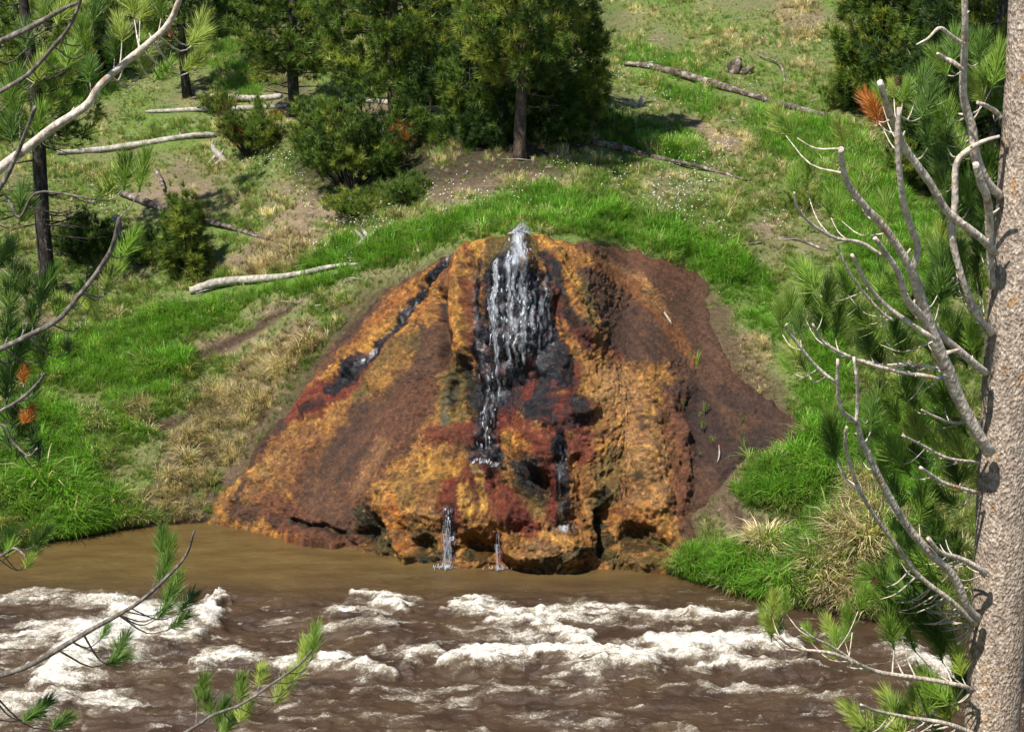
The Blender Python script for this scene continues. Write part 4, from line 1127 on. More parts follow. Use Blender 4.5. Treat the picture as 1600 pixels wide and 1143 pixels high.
# ------------------------------------------------------------------ grass, flowers
SRC = bpy.data.collections.new('grass_sources')
def grass_tuft(name, n, h, spread, droop, w, seed):
    r = np.random.default_rng(seed); mb = MB()
    for k in range(n):
        a_ = r.uniform(0, 2 * np.pi); d = np.array([np.cos(a_), np.sin(a_), 0]); b = d * r.uniform(0, .35) * spread + r.normal(0, .02, 3) * [1, 1, 0]
        l = h * r.uniform(.45, 1.0); o_ = r.uniform(.3, 1.0) * droop
        s = np.array([-d[1], d[0], 0]) * w * r.uniform(.7, 1.2)
        V = []
        for t_ in (0, .4, .75):
            p = b + d * (o_ * l * t_ * t_) + np.array([0, 0, l * (t_ - .35 * o_ * t_ * t_)])
            V += [p - s * (1 - t_ * .6), p + s * (1 - t_ * .6)]
        V.append(b + d * (o_ * l) + np.array([0, 0, l * (1 - .35 * o_ - .15 * o_)]))
        mb.add(V, [(4, 5, 6)], [(0, 1, 3, 2), (2, 3, 5, 4)])
    me = mk_mesh(name, np.concatenate(mb.v), [np.concatenate(mb.t), np.concatenate(mb.q)])
    me.materials.append(M['grass'])
    o = bpy.data.objects.new(name, me); SRC.objects.link(o)
for k in range(4): grass_tuft('tuft_a_%d' % k, 16, 1.0, .5, .55, .020, 50 + k)
for k in range(3): grass_tuft('tuft_b_%d' % k, 22, 1.0, .7, 1.15, .016, 70 + k)

NC = 270000
gpx = rng.uniform(-200, 1800, NC); gpy = rng.uniform(-110, 985, NC)
ok = gpy < shore_py(gpx) - 3
gpx, gpy = gpx[ok], gpy[ok]
lush, dry, bare, n1, n2 = veg_fields(gpx, gpy)
sdm = poly_sd(gpx + 10 * n2, gpy + 8 * n1)
near = smooth(gpy, 250, 700)
dens = np.clip(.62 + .55 * n1 + .35 * n2 + .75 * lush + .35 * dry - .36 * bare, .08, 1)
dens *= np.where(sdm > 3, np.where((gpx > 1020) & (gpy > 540), .02, 0.0), 1)
lipd = np.max([stroke(gpx, gpy, s, .6) for s in LIPS], 0)
dens *= 1 - .8 * lipd
dens *= 1 - .62 * smooth(sdm, -34, -6) * smooth(gpy, 410, 470)
logd = np.max([stroke(gpx, gpy - 4, [(p_[0], p_[1], p_[2] * 1.5 + 2) for p_ in q_], .3) for q_ in LOGPATHS], 0)
dens *= 1 - .93 * logd
ok = rng.random(len(gpx)) < dens
gpx, gpy, lush, dry, bare, n1, n2, sdm = [a_[ok] for a_ in (gpx, gpy, lush, dry, bare, n1, n2, sdm)]
gp3 = G(gpx, gpy)
gp3[:, 2] -= .01
NG = len(gpx)
bank = stroke(gpx, gpy, [(1080, 890, 40), (1200, 905, 60), (1330, 900, 90), (1500, 900, 120)], .6) + stroke(gpx, gpy, [(0, 800, 110), (130, 800, 80), (190, 800, 40)], .6) + stroke(gpx, gpy, [(1170, 770, 40), (1270, 740, 60)], .6)
hgt = (.09 + .09 * lush + .10 * np.clip(n1 + .3, 0, 1) + .05 * dry) * rng.uniform(.6, 1.35, NG)
hgt += .11 * np.clip(bank, 0, 1) * rng.uniform(.4, 1.2, NG)
hgt *= np.clip(1 + .9 * n2, .5, 1.6) * np.where(rng.random(NG) < .03, 1.3, 1)
hgt *= 1 - .5 * ((gpx > 1110) & (gpx < 1260) & (gpy > 440) & (gpy < 640))
hgt *= np.where((sdm > -14) & (gpy < 500), .75, 1)
g_hi = np.array((.165, .350, .042)); g_lo = np.array((.165, .245, .055)); g_ye = np.array((.26, .31, .075)); g_dr = np.array((.62, .53, .35)); g_br = np.array((.20, .145, .075))
u = rng.random(NG)
tint = g_lo + (g_hi - g_lo) * np.clip(lush * .95 + .35 * n1 + .1, 0, 1)[:, None]
tint = np.where((u < .14)[:, None], g_ye, tint)
pd = np.clip(.16 + .85 * dry + .2 * bare - .28 * lush + .25 * smooth(n2, .1, .5) + .14 * (gpy < 140) + .16 * (gpy < 300) * (n2 > 0), 0, .92)
isdry = rng.random(NG) < pd
tint = np.where(isdry[:, None], np.where((rng.random(NG) < .35)[:, None], g_br, g_dr), tint)
tint = tint * rng.uniform(.6, 1.3, (NG, 1)) * np.clip(1 + .5 * n2, .6, 1.4)[:, None]
me = bpy.data.meshes.new('grass')
me.vertices.add(NG); me.vertices.foreach_set('co', gp3.astype(np.float32).ravel())
attr_c(me, 'tint', tint); attr_f(me, 'h', hgt)
at = me.attributes.new('rot', 'FLOAT_VECTOR', 'POINT')
rot = np.stack([rng.normal(0, .14, NG) + .12, rng.normal(0, .14, NG), rng.uniform(0, 6.28, NG)], -1); at.data.foreach_set('vector', rot.astype(np.float32).ravel())
at = me.attributes.new('pick', 'INT', 'POINT'); at.data.foreach_set('value', np.where(rng.random(NG) < .35 + .4 * isdry + .3 * np.clip(bank, 0, 1), rng.integers(4, 7, NG), rng.integers(0, 4, NG)).astype(np.int32))
def scatter(name, me, coll, mat, label, cat):
    o = obj(name, me, mat, label=label, cat=cat, kind='stuff')
    ng = bpy.data.node_groups.new(name + '_nodes', 'GeometryNodeTree')
    ng.interface.new_socket('Geometry', in_out='INPUT', socket_type='NodeSocketGeometry')
    ng.interface.new_socket('Geometry', in_out='OUTPUT', socket_type='NodeSocketGeometry')
    gi = ng.nodes.new('NodeGroupInput'); go = ng.nodes.new('NodeGroupOutput')
    ci = ng.nodes.new('GeometryNodeCollectionInfo'); ci.inputs['Collection'].default_value = coll
    ci.inputs['Separate Children'].default_value = True; ci.inputs['Reset Children'].default_value = True
    ip = ng.nodes.new('GeometryNodeInstanceOnPoints')
    def na(n_, t_):
        a_ = ng.nodes.new('GeometryNodeInputNamedAttribute'); a_.data_type = t_; a_.inputs['Name'].default_value = n_
        return a_.outputs['Attribute']
    ng.links.new(gi.outputs[0], ip.inputs['Points']); ng.links.new(ci.outputs[0], ip.inputs['Instance'])
    ip.inputs['Pick Instance'].default_value = True
    ng.links.new(na('pick', 'INT'), ip.inputs['Instance Index'])
    ng.links.new(na('rot', 'FLOAT_VECTOR'), ip.inputs['Rotation']); ng.links.new(na('h', 'FLOAT'), ip.inputs['Scale'])
    ng.links.new(ip.outputs[0], go.inputs[0])
    md = o.modifiers.new('scatter', 'NODES'); md.node_group = ng
    return o
scatter('grass', me, SRC, M['grass'], 'green and dry straw grass covering the far bank', 'grass')

# dead twigs and chips lying in the turf
tw = MB()
for k in range(420):
    x, y = random.uniform(0, 1330), random.uniform(20, 480)
    if poly_sd(np.array([x]), np.array([y]))[0] > -8 or y > shore_py(x) - 10:
        continue
    p = G1(x, y) + Vector((0, 0, .03)); a_ = random.uniform(0, 6.28); l = random.uniform(.06, .34) * (1.8 if random.random() < .12 else 1)
    d = Vector((math.cos(a_), math.sin(a_) * .6, random.uniform(-.05, .2))) * l
    r0 = random.uniform(.004, .010)
    tw.tube([p - d * .5, p + Vector((random.gauss(0, .02), random.gauss(0, .02), .015)), p + d * .5], [r0, r0 * .9, r0 * .4], 5)
tw.build('twig_litter', M['log'], label='grey dead twigs littered over the grassy slope', cat='twigs', kind='stuff')

# small white flowers
m, nt, nodes, links, bs = new_mat('petals'); bs.inputs['Base Color'].default_value = (.82, .82, .78, 1); bs.inputs['Roughness'].default_value = .6
nz = noise(nt, 60, 2, .5, coords(nt)); links.new(ramp(nt, nz.outputs[0], [(.3, (.66, .68, .60)), (.7, (.86, .86, .84))]).outputs[0], bs.inputs['Base Color'])
M['petal'] = m
fl = MB()
FZ = [([(1000, 280, 60), (1120, 310, 60)], 230), ([(1060, 235, 30), (1150, 250, 30)], 160), ([(960, 90, 50), (990, 160, 60)], 200), ([(1120, 150, 60)], 80), ([(500, 380, 60), (600, 350, 50)], 190), ([(700, 320, 60), (830, 285, 60)], 150),
      ([(420, 270, 50), (470, 300, 40)], 110), ([(1250, 70, 60)], 110), ([(150, 330, 60)], 40), ([(1000, 200, 60)], 110), ([(900, 300, 60), (1180, 340, 40)], 110)]
for pts, n in FZ:
    pts = np.asarray(pts, float)
    nclu = max(3, n // 14)
    for c_ in range(nclu):
        t_ = random.random() * (len(pts) - 1); i = int(t_); f = t_ - i
        x, y, r = pts[i] * (1 - f) + pts[min(i + 1, len(pts) - 1)] * f
        cx, cy = x + random.gauss(0, r * .6), y + random.gauss(0, r * .35)
        for k in range(n // nclu):
            p = G1(cx + random.gauss(0, 16), cy + random.gauss(0, 9)) + Vector((0, 0, random.uniform(.06, .16)))
            s = random.uniform(.006, .012)
            tl = Vector((random.gauss(0, .4), -.5 + random.gauss(0, .3), 1)).normalized(); a_ = tl.cross(Vector((1, .2, 0))).normalized(); b_ = tl.cross(a_)
            ring = [p + (a_ * math.cos(q * 1.047) + b_ * math.sin(q * 1.047)) * s * (1 if q % 2 else .8) for q in range(6)]
            fl.add([p + tl * s * .3] + ring, [(0, q + 1, (q + 1) % 6 + 1) for q in range(6)])
fl.build('wildflowers', M['petal'], label='tiny white wildflowers scattered over the slope', cat='flowers', kind='stuff')

# ------------------------------------------------------------------ the two near pines
def near_tuft(seed, n=230, w=.018):
    r = np.random.default_rng(seed); mb = MB()
    for k in range(n):
        t0 = r.uniform(0, 1) ** .8; ph = r.uniform(0, 2 * np.pi); th = (1.15 - .75 * t0) * r.uniform(.65, 1.15)
        d = np.array([np.sin(th) * np.cos(ph), np.sin(th) * np.sin(ph), np.cos(th)])
        b = np.array([r.normal(0, .01), r.normal(0, .01), t0 * .7]); l = r.uniform(.42, .62)
        s = np.cross(d, r.normal(size=3)); s /= np.linalg.norm(s)
        cv = np.array([0, 0, 1]) * .12 * l
        mid = b + d * l * .55 + cv * .3; tip = b + d * l + cv
        mb.add([b - s * w * .5, b + s * w * .5, mid - s * w * .45, mid + s * w * .45, tip], [(2, 3, 4)], [(0, 1, 3, 2)])
    mb.tube([(0, 0, -.05), (0, 0, .35), (0, 0, .74)], [.028, .024, .012], 6)
    return mk_mesh('needle_tuft', np.concatenate(mb.v), [np.concatenate(mb.t), np.concatenate(mb.q)])
TUFTS = {}
for key in ('needles', 'needles_dark', 'needles_pale', 'needles_dead'):
    TUFTS[key] = []
    for s in range(3):
        me = near_tuft(100 + s); me.materials.append(M[key]); TUFTS[key].append(me)

class NearPine:
    def __init__(self, root):
        self.root = root; self.br = []
    def branch(self, pts, Y0, Y1, mat, base=None):
        """pts (px,py,r px) from the trunk outwards; depth runs from Y0 to Y1"""
        n = max(8, 4 * len(pts))
        S = spline(pts, n)
        k = np.linspace(0, 1, n)
        P3 = []
        for i in range(n):
            P3.append(W(S[i, 0], S[i, 1], Y0 + (Y1 - Y0) * k[i] + .02 * math.sin(7 * k[i] + pts[0][0])))
        rad = [max(.0025, .74 * S[i, 2] * P3[i].y * 1.06 / FPX) for i in range(n)]
        if base is not None:
            P3 = [base] + P3; rad = [rad[0] * 1.15] + rad
        mb = MB(); mb.tube(P3, rad, 9, .07)
        for i in range(3, len(P3) - 2, 4):               # knots and stubs
            if random.random() < .5 and rad[i] > .006:
                d = Vector((random.gauss(0, 1), random.gauss(0, 1), random.gauss(.3, 1))).normalized()
                l = rad[i] * random.uniform(1.6, 3.5)
                mb.tube([P3[i], P3[i] + d * l], [rad[i] * .45, rad[i] * .2], 6)
        e = {'P': P3, 'mb': mb, 'mat': mat, 'tufts': [], 'rad': rad}
        self.br.append(e)
        return e
    def tuft(self, px, py, size, kind='needles', Y=None, e=None, up=.5, direct=None):
        """needle tuft centred on a pixel, tied to the nearest branch by a twig"""
        if e is None or Y is None:
            best = None
            for b in (self.br if e is None else [e]):
                for i, p in enumerate(b['P']):
                    bx_, by_ = to_px(np.array(p)); d = math.hypot(bx_ - px, by_ - py) + (0 if i > len(b['P']) * .35 else 25)
                    if best is None or d < best[0]:
                        best = (d, b, i)
            e, i = best[1], best[2]
            if Y is None:
                Y = e['P'][i].y + random.uniform(.12, .55)
        c = W(px, py, Y)
        i = min(range(len(e['P'])), key=lambda k: (e['P'][k] - c).length)
        a = e['P'][i]
        s = size * 2.15 * Y * 1.06 / FPX
        dv = (c - a)
        ax = (dv.normalized() if dv.length > .01 else Vector((-.4, 0, .6))) * (1 - up) + Vector((random.gauss(0, .25), random.gauss(0, .25), 1)) * up
        if direct is not None:
            ax = Vector(direct)
        ax.normalize()
        st = c - ax * s * .42
        if (st - a).length > .015:
            mid = a.lerp(st, .55) + Vector((0, 0, -.12 * (st - a).length))
            r0 = min(e['rad'][i] * .6, .007)
            q = spline([tuple(a), tuple(mid), tuple(st)], 7)
            e['mb'].tube(q, list(np.linspace(max(r0 * .7, .0026), .0019, 7)), 6)
        e['tufts'].append((st, ax, s, kind))
    def finish(self):
        for e in self.br:
            b = e['mb'].build('branch', e['mat'], self.root)
            for st, ax, s, kind in e['tufts']:
                o = bpy.data.objects.new('needle_tuft', random.choice(TUFTS[kind]))
                COL.objects.link(o); o.parent = b
                o.matrix_parent_inverse = Matrix.Identity(4)
                q = ax.to_track_quat('Z', 'Y')
                o.matrix_basis = Matrix.Translation(st) @ q.to_matrix().to_4x4() @ Matrix.Rotation(random.uniform(0, 6.28), 4, 'Z') @ Matrix.Diagonal((s, s, s * random.uniform(.9, 1.15), 1))

YT_ = 6.8
bot = W(1548, 1143, YT_); top_ = W(1617, 0, YT_)
slope_v = (top_ - bot) / (top_.z - bot.z)
def trunk_at(z):
    return bot + slope_v * (z - bot.z)
zb = float(near_z(bot.x, bot.y)) - .15
rootp = trunk_at(zb + .15)
rp = thing('pine_tree', rootp, 'large near pine with pale scaly trunk at the right edge', 'tree')
mb = MB(); zs = np.linspace(zb, 11.5, 90)
for_r = lambda z_: .142 * (1 - .035 * (z_ - 3.3)) * (1.0 + .35 * max(0, (zb + .7 - z_)))
P3 = [trunk_at(z_) + Vector((.012 * math.sin(z_ * 2.1), .012 * math.cos(z_ * 1.7), 0)) for z_ in zs]
mb.tube(P3, [for_r(z_) for z_ in zs], 40, .018)
mb.build('trunk', M['bark_near'], rp)
np_ = NearPine(rp); bb = M['bark_branch']
def tb(px, py): return None
b1 = np_.branch([(1556, 396, 8), (1530, 370, 8), (1481, 331, 8), (1452, 284, 8), (1415, 232, 7.5), (1397, 192, 7), (1384, 160, 6.5), (1375, 128, 6)], 6.7, 6.1, bb)
b2 = np_.branch([(1562, 305, 9), (1545, 288, 9), (1526, 250, 10), (1518, 199, 9), (1505, 148, 7.5), (1507, 80, 7), (1508, 30, 6.5), (1506, -40, 6)], 6.75, 6.35, bb)
b2b = np_.branch([(1552, 450, 7), (1547, 400, 7), (1546, 357, 8), (1543, 313, 8), (1532, 284, 8), (1524, 255, 6)], 6.75, 6.4, bb)
b3 = np_.branch([(1548, 520, 9), (1538, 508, 8), (1518, 475, 8), (1500, 423, 7), (1487, 365, 7), (1492, 320, 7), (1494, 258, 6.5), (1511, 236, 6), (1536, 221, 4.5), (1562, 213, 3)], 6.7, 6.45, bb)
b4 = np_.branch([(1545, 705, 13), (1536, 690, 12), (1500, 627, 13), (1481, 579, 14), (1459, 528, 13), (1437, 462, 11), (1423, 420, 9), (1389, 365, 8), (1353, 324, 7.5), (1327, 291, 7), (1316, 258, 6), (1314, 232, 6)], 6.65, 5.9, bb)
b4b = np_.branch([(1426, 423, 7), (1434, 387, 7), (1423, 354, 6.5), (1412, 320, 6.5), (1406, 273, 6), (1402, 221, 5.5), (1405, 168, 5)], 6.25, 5.95, bb)
b5 = np_.branch([(1540, 582, 8), (1527, 572, 8), (1496, 546, 8), (1459, 513, 8), (1434, 488, 9), (1415, 464, 7), (1404, 427, 6.5), (1386, 398, 5.5), (1367, 372, 4.5)], 6.65, 6.0, bb)
b5b = np_.branch([(1382, 402, 3.5), (1345, 379, 3.5), (1305, 372, 3.5), (1268, 350, 3), (1246, 324, 2.5), (1241, 300, 2.2)], 6.1, 5.8, bb)
b6 = np_.branch([(1462, 532, 5), (1445, 520, 5), (1400, 490, 5), (1371, 464, 4.5), (1351, 438, 4), (1340, 415, 4), (1331, 398, 3.5)], 6.35, 6.05, bb)
b6b = np_.branch([(1395, 500, 3), (1375, 486, 3), (1338, 442, 2.6), (1320, 412, 2.4), (1309, 383, 2)], 6.2, 6.0, bb)
b7 = np_.branch([(1478, 585, 4.5), (1467, 590, 4.5), (1400, 579, 4.5), (1356, 568, 4), (1312, 550, 3.5), (1283, 531, 3), (1270, 506, 2.4)], 6.45, 6.1, bb)
b7b = np_.branch([(1470, 576, 3), (1459, 574, 3), (1420, 568, 3), (1380, 570, 2.5), (1345, 562, 2)], 6.45, 6.3, bb)
b8 = np_.branch([(1528, 965, 10), (1512, 949, 9), (1490, 900, 9), (1452, 862, 9), (1415, 818, 8), (1389, 774, 7.5), (1364, 726, 7), (1345, 686, 6), (1338, 660, 5), (1316, 642, 4.5), (1309, 609, 4), (1309, 561, 3.2)], 6.65, 5.9, bb)
b8b = np_.branch([(1338, 660, 4), (1340, 609, 3.6), (1334, 557, 3)], 6.0, 5.9, bb)
b8c = np_.branch([(1306, 598, 3.6), (1272, 568, 3.2), (1231, 517, 2.6), (1230, 505, 2.2)], 5.95, 5.8, bb)
b9 = np_.branch([(1524, 975, 6), (1487, 939, 5.5), (1437, 900, 5.5), (1400, 851, 5), (1371, 811, 5), (1345, 770, 4.5), (1331, 734, 4), (1321, 697, 3.5), (1323, 667, 3)], 6.65, 6.0, bb)
b10 = np_.branch([(1520, 1078, 5), (1504, 1071, 5), (1450, 1061, 5), (1375, 1050, 5), (1345, 1039, 4.5), (1300, 1020, 4), (1244, 1012, 3), (1210, 990, 2.2)], 6.65, 6.0, bb)
b10b = np_.branch([(1345, 1039, 3.4), (1300, 1010, 3), (1270, 995, 2.6), (1252, 980, 2)], 6.25, 6.05, bb)
b11 = np_.branch([(1538, 897, 7), (1529, 887, 6.5), (1500, 872, 5.5), (1469, 862, 5), (1450, 840, 4.5)], 6.65, 6.4, bb)
b12 = np_.branch([(1530, 770, 4), (1480, 756, 4.5), (1455, 742, 4), (1438, 730, 4)], 6.68, 6.4, bb)
b13 = np_.branch([(1530, 722, 3), (1480, 715, 3), (1440, 695, 3), (1410, 680, 2.4)], 6.68, 6.3, bb)
b14 = np_.branch([(1528, 655, 3), (1490, 660, 3), (1460, 650, 2.6), (1440, 640, 2)], 6.68, 6.35, bb)
b15 = np_.branch([(1530, 1150, 6), (1480, 1130, 5), (1420, 1120, 4), (1370, 1110, 3), (1345, 1100, 2.4)], 6.68, 6.2, bb)
b16 = np_.branch([(1564, 185, 5), (1556, 175, 5), (1540, 165, 4.5), (1526, 160, 3.5)], 6.68, 6.55, bb)
b17 = np_.branch([(1505, 110, 4), (1490, 98, 4.5), (1474, 90, 4), (1465, 84, 3)], 6.42, 6.35, bb)
b18 = np_.branch([(1503, 68, 4), (1484, 55, 4), (1468, 44, 3.5), (1450, 60, 2.4), (1432, 70, 1.5)], 6.42, 6.3, bb)
b19 = np_.branch([(1596, 868, 6), (1612, 858, 5.5), (1640, 845, 5), (1680, 840, 4)], 6.72, 6.5, bb)
T = np_.tuft
for a_ in [(1218, 188, 26, 'needles_pale'), (1232, 200, 20, 'needles'), (1314, 212, 20, 'needles_pale'), (1262, 276, 22, 'needles'), (1240, 286, 20, 'needles'), (1310, 326, 22, 'needles'), (1296, 322, 18, 'needles'),
           (1340, 300, 20, 'needles'), (1384, 330, 24, 'needles'), (1470, 375, 26, 'needles_pale'), (1452, 380, 20, 'needles'), (1500, 330, 18, 'needles_dark'), (1492, 230, 26, 'needles'), (1480, 222, 22, 'needles_dark'),
           (1530, 130, 26, 'needles'), (1545, 118, 26, 'needles'), (1528, 145, 20, 'needles_pale'), (1375, 150, 18, 'needles'), (1395, 140, 16, 'needles_pale'), (1415, 145, 20, 'needles'), (1450, 160, 30, 'needles_dark'), (1460, 190, 30, 'needles_dark'), (1440, 130, 26, 'needles_dark'),
           (1262, 436, 34, 'needles'), (1262, 462, 30, 'needles'), (1236, 480, 28, 'needles'), (1220, 500, 24, 'needles'), (1290, 470, 28, 'needles'), (1310, 500, 30, 'needles'), (1284, 500, 26, 'needles_dark'), (1250, 510, 24, 'needles_dark'), (1330, 470, 26, 'needles'),
           (1350, 500, 28, 'needles'), (1366, 520, 26, 'needles'), (1320, 440, 24, 'needles'), (1248, 560, 26, 'needles_pale'), (1232, 572, 20, 'needles'), (1300, 680, 30, 'needles'), (1302, 700, 24, 'needles_dark'), (1372, 620, 28, 'needles'),
           (1398, 650, 28, 'needles'), (1392, 700, 34, 'needles'), (1380, 730, 30, 'needles'), (1362, 650, 26, 'needles_dark'), (1350, 700, 24, 'needles_dark'), (1410, 720, 28, 'needles'), (1440, 670, 26, 'needles'), (1440, 720, 24, 'needles_dark'),
           (1410, 610, 26, 'needles'), (1430, 640, 26, 'needles'), (1400, 780, 28, 'needles_dark'), (1440, 790, 30, 'needles'), (1460, 820, 28, 'needles_dark'), (1480, 780, 26, 'needles'), (1430, 860, 24, 'needles'), (1470, 700, 26, 'needles_pale')]:
    T(*a_)
for x, y in [(1366, 172), (1358, 166), (1372, 184)]:
    T(x, y, 20, 'needles_dead', None, b1, .55)
for px0, px1, py0, py1, n, sz, kinds in [(1200, 1262, 935, 985, 9, 20, ('needles', 'needles_pale')), (1250, 1330, 960, 1020, 8, 18, ('needles', 'needles_pale')), (1340, 1440, 890, 1010, 32, 25, ('needles', 'needles', 'needles_dark')),
                                        (1400, 1500, 820, 960, 24, 26, ('needles', 'needles_dark')), (1440, 1505, 960, 1110, 20, 28, ('needles', 'needles_dark', 'needles_pale')), (1330, 1350, 1100, 1140, 4, 26, ('needles', 'needles_pale')),
                                        (1390, 1500, 1085, 1160, 16, 27, ('needles', 'needles_pale')), (1400, 1520, 560, 740, 22, 25, ('needles', 'needles_dark', 'needles_pale')), (1425, 1530, 420, 560, 24, 26, ('needles', 'needles_dark')),
                                        (1350, 1420, 420, 560, 14, 25, ('needles', 'needles', 'needles_dark')), (1455, 1550, 270, 420, 20, 27, ('needles_dark', 'needles_dark', 'needles')), (1440, 1560, 60, 260, 18, 28, ('needles_dark', 'needles'))]:
    for k in range(int(n * .78)):
        T(random.uniform(px0, px1), random.uniform(py0, py1), sz * random.uniform(.75, 1.15), random.choice(kinds))
for k in range(14):                                    # beyond the trunk, at the picture's right edge
    T(random.uniform(1600, 1700), random.uniform(500, 1100), 28, random.choice(('needles', 'needles_dark')), None, b19)
# cones
np_.finish()
mbc = MB()
def cone_at(px, py, Y, s, parent):
    c = W(px, py, Y); mb = MB()
    for k in range(40):
        t_ = k / 39; a_ = k * 2.4; r_ = s * (.35 + .65 * math.sin(math.pi * min(1, .2 + .8 * (1 - t_)))) * .55
        p = c + Vector((math.cos(a_) * r_, math.sin(a_) * r_, (t_ - .5) * s * 1.6))
        d = Vector((math.cos(a_), math.sin(a_), .5)).normalized() * s * .34
        tn = Vector((-math.sin(a_), math.cos(a_), 0)) * s * .22
        mb.add([p - tn, p + tn, p + d, p + Vector((0, 0, -s * .2))], [(0, 1, 2), (0, 2, 3), (1, 3, 2)])
    mb.build('pine_cone', M['log_red'], parent)
cone_at(1403, 127, 5.95, .022, rp)
cone_at(1367, 908, 6.2, .02, rp)

# left pine: trunk outside the frame, branches reach in
lx = W(-190, 700, 5.6)
lbase = Vector((lx.x, 5.6, float(near_z(lx.x, 5.6))))
lp = thing('pine_tree', lbase, 'near pine whose grey branches and needle tufts reach in from the left edge', 'tree')
mb = MB(); zs = np.linspace(lbase.z - .15, 10.5, 60)
mb.tube([Vector((lbase.x + .01 * math.sin(z_ * 2), lbase.y, z_)) for z_ in zs], [.115 * (1 - .05 * (z_ - lbase.z)) for z_ in zs], 24, .03)
mb.build('trunk', M['bark_near'], lp)
lp_ = NearPine(lp); bg_ = M['bark_branch_grey']
l1 = lp_.branch([(-185, 420, 12), (-90, 330, 11), (-20, 278, 10), (10, 255, 9.5), (41, 232, 9), (85, 198, 8.5), (136, 164, 8), (154, 136, 7), (191, 102, 7), (232, 68, 6.5), (263, 38, 6), (280, 0, 5.5), (290, -40, 4)], 5.6, 5.5, bb)
l2 = lp_.branch([(-185, 480, 7), (-60, 360, 6), (0, 293, 5), (27, 239, 4.5), (44, 198, 4), (55, 167, 4)], 5.6, 5.4, bg_)
l3 = lp_.branch([(-185, 250, 7), (-80, 190, 6), (0, 143, 4.5), (44, 116, 4.2), (82, 75, 4), (109, 41, 3.5), (126, 0, 3), (132, -40, 2.5)], 5.6, 5.4, bg_)
l4 = lp_.branch([(-185, 150, 8), (-80, 100, 7), (0, 65, 6), (51, 41, 5.5), (99, 14, 4), (120, 5, 3)], 5.6, 5.4, bg_)
l5 = lp_.branch([(-185, 640, 8), (-80, 580, 7), (0, 545, 5.5), (53, 520, 5.5), (91, 499, 5), (119, 467, 4.8), (147, 432, 4.8), (168, 401, 5), (178, 378, 4.5), (186, 340, 3.5)], 5.6, 5.5, bg_)
l6 = lp_.branch([(-185, 740, 7), (-80, 680, 5), (0, 642, 3.6), (35, 621, 3.6), (60, 598, 3.4), (70, 583, 3)], 5.6, 5.5, bg_)
l6b = lp_.branch([(-185, 770, 6), (-60, 690, 4), (0, 662, 2.5), (20, 690, 2.5), (45, 712, 2.4), (58, 700, 2)], 5.6, 5.5, bg_)
l7 = lp_.branch([(-185, 1110, 10), (-80, 1080, 8), (0, 1055, 6.5), (52, 1036, 6), (136, 987, 5.5), (192, 956, 4.5), (224, 935, 4), (259, 903, 3.6), (290, 868, 3), (304, 828, 2.2)], 5.6, 5.4, bg_)
l8 = lp_.branch([(-185, 1330, 8), (0, 1270, 7), (180, 1200, 5), (290, 1143, 3.6), (332, 1117, 3.2), (378, 1099, 3), (420, 1071, 2.8), (465, 1040, 2.5), (488, 1014, 2)], 5.6, 5.5, bg_)
l9 = lp_.branch([(-185, 960, 6), (-80, 890, 4), (0, 868, 3), (22, 856, 3), (40, 868, 2.2)], 5.6, 5.5, bg_)
l10 = lp_.branch([(-185, 560, 5), (-60, 400, 4), (0, 305, 3), (30, 340, 2.6), (60, 300, 2.2), (150, 312, 2)], 5.6, 5.45, bg_)
T = lp_.tuft
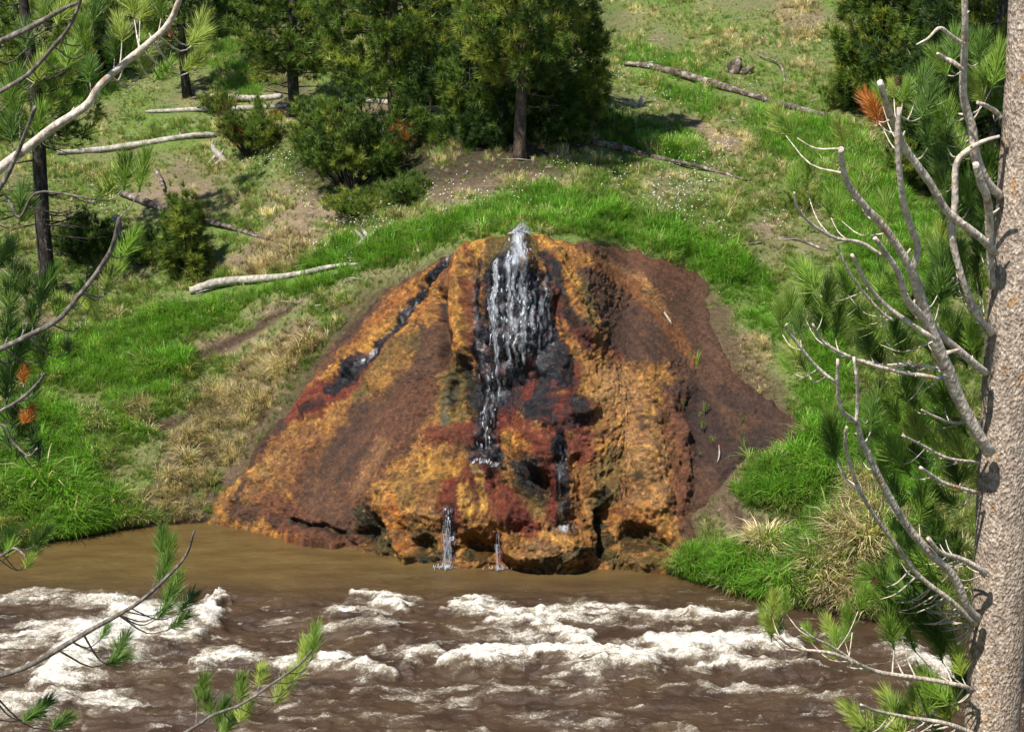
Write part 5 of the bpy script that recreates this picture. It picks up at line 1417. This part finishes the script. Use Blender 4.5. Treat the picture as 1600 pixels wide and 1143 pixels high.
for a_ in [(312, 48, 24, 'needles_pale'), (306, 62, 20, 'needles_pale'), (312, 92, 22, 'needles_pale'), (298, 100, 20, 'needles_pale'), (226, 14, 24, 'needles_pale'), (206, 8, 22, 'needles_pale'), (250, 10, 20, 'needles'), (188, 50, 22, 'needles_pale'),
           (206, 88, 26, 'needles'), (222, 100, 22, 'needles_pale'), (180, 70, 26, 'needles_dark'), (255, 112, 22, 'needles'), (176, 285, 28, 'needles_pale'), (196, 268, 30, 'needles'), (222, 272, 26, 'needles'), (160, 290, 20, 'needles_pale'),
           (62, 110, 26, 'needles_pale'), (80, 98, 22, 'needles'), (98, 20, 24, 'needles_pale'), (70, 20, 24, 'needles'), (20, 140, 30, 'needles_dark'), (22, 160, 26, 'needles'), (40, 60, 26, 'needles_dark'), (130, 60, 24, 'needles'),
           (34, 310, 26, 'needles_dark'), (40, 330, 22, 'needles_dark'), (203, 380, 24, 'needles'), (186, 415, 24, 'needles'), (170, 440, 22, 'needles_pale'), (140, 470, 22, 'needles_pale'), (128, 452, 18, 'needles'), (40, 448, 26, 'needles_dark'),
           (62, 462, 24, 'needles_dark'), (8, 400, 26, 'needles_dark'), (30, 548, 28, 'needles_dark'), (22, 580, 28, 'needles_dark'), (60, 560, 22, 'needles'), (106, 540, 16, 'needles_dark'), (38, 586, 16, 'needles_dead'), (42, 650, 18, 'needles_dead'), (36, 668, 24, 'needles'),
           (50, 680, 24, 'needles_dark'), (60, 712, 24, 'needles_dark'), (20, 655, 22, 'needles_dark'), (14, 470, 28, 'needles_dark'), (50, 490, 26, 'needles_dark'), (75, 440, 24, 'needles_dark'), (20, 430, 26, 'needles_dark'), (12, 520, 26, 'needles_dark'), (45, 530, 26, 'needles_dark'), (70, 545, 22, 'needles'), (10, 605, 26, 'needles_dark'), (48, 620, 22, 'needles_dark'), (12, 690, 24, 'needles_dark'), (30, 700, 22, 'needles'), (14, 850, 24, 'needles'), (90, 480, 20, 'needles'), (110, 90, 26, 'needles'), (140, 110, 26, 'needles_dark'), (20, 200, 28, 'needles_dark'), (60, 190, 24, 'needles'), (150, 20, 26, 'needles_dark'), (54, 856, 24, 'needles'), (66, 838, 20, 'needles_dark'), (46, 876, 16, 'needles_pale')]:
    T(*a_)
for x, y, s, k in [(252, 846, 24, 'needles_dark'), (262, 866, 24, 'needles'), (256, 895, 24, 'needles_dark'), (274, 918, 22, 'needles'), (262, 935, 22, 'needles_dark'), (290, 944, 22, 'needles_dark'), (278, 972, 22, 'needles_dark'), (256, 955, 20, 'needles_dark'),
                   (188, 1010, 24, 'needles_dark'), (184, 1030, 22, 'needles_dark'), (162, 990, 14, 'needles_dark'), (62, 1108, 26, 'needles_dark'), (48, 1118, 20, 'needles_dark'), (96, 1128, 24, 'needles_dark')]:
    T(x, y, s, k, None, l7, .45)
for x, y, s, k in [(490, 1006, 24, 'needles'), (478, 1024, 22, 'needles_pale'), (466, 1046, 20, 'needles_pale'), (408, 1056, 20, 'needles_pale'), (436, 1084, 22, 'needles_pale'), (452, 1066, 18, 'needles_pale'), (314, 1080, 22, 'needles'), (326, 1100, 22, 'needles'),
                   (376, 1080, 22, 'needles'), (346, 1118, 24, 'needles_dark'), (382, 1112, 22, 'needles_pale'), (355, 1136, 22, 'needles')]:
    T(x, y, s, k, None, l8, .5)
lp_.finish()
cone_at(267, 52, 5.5, .018, lp)
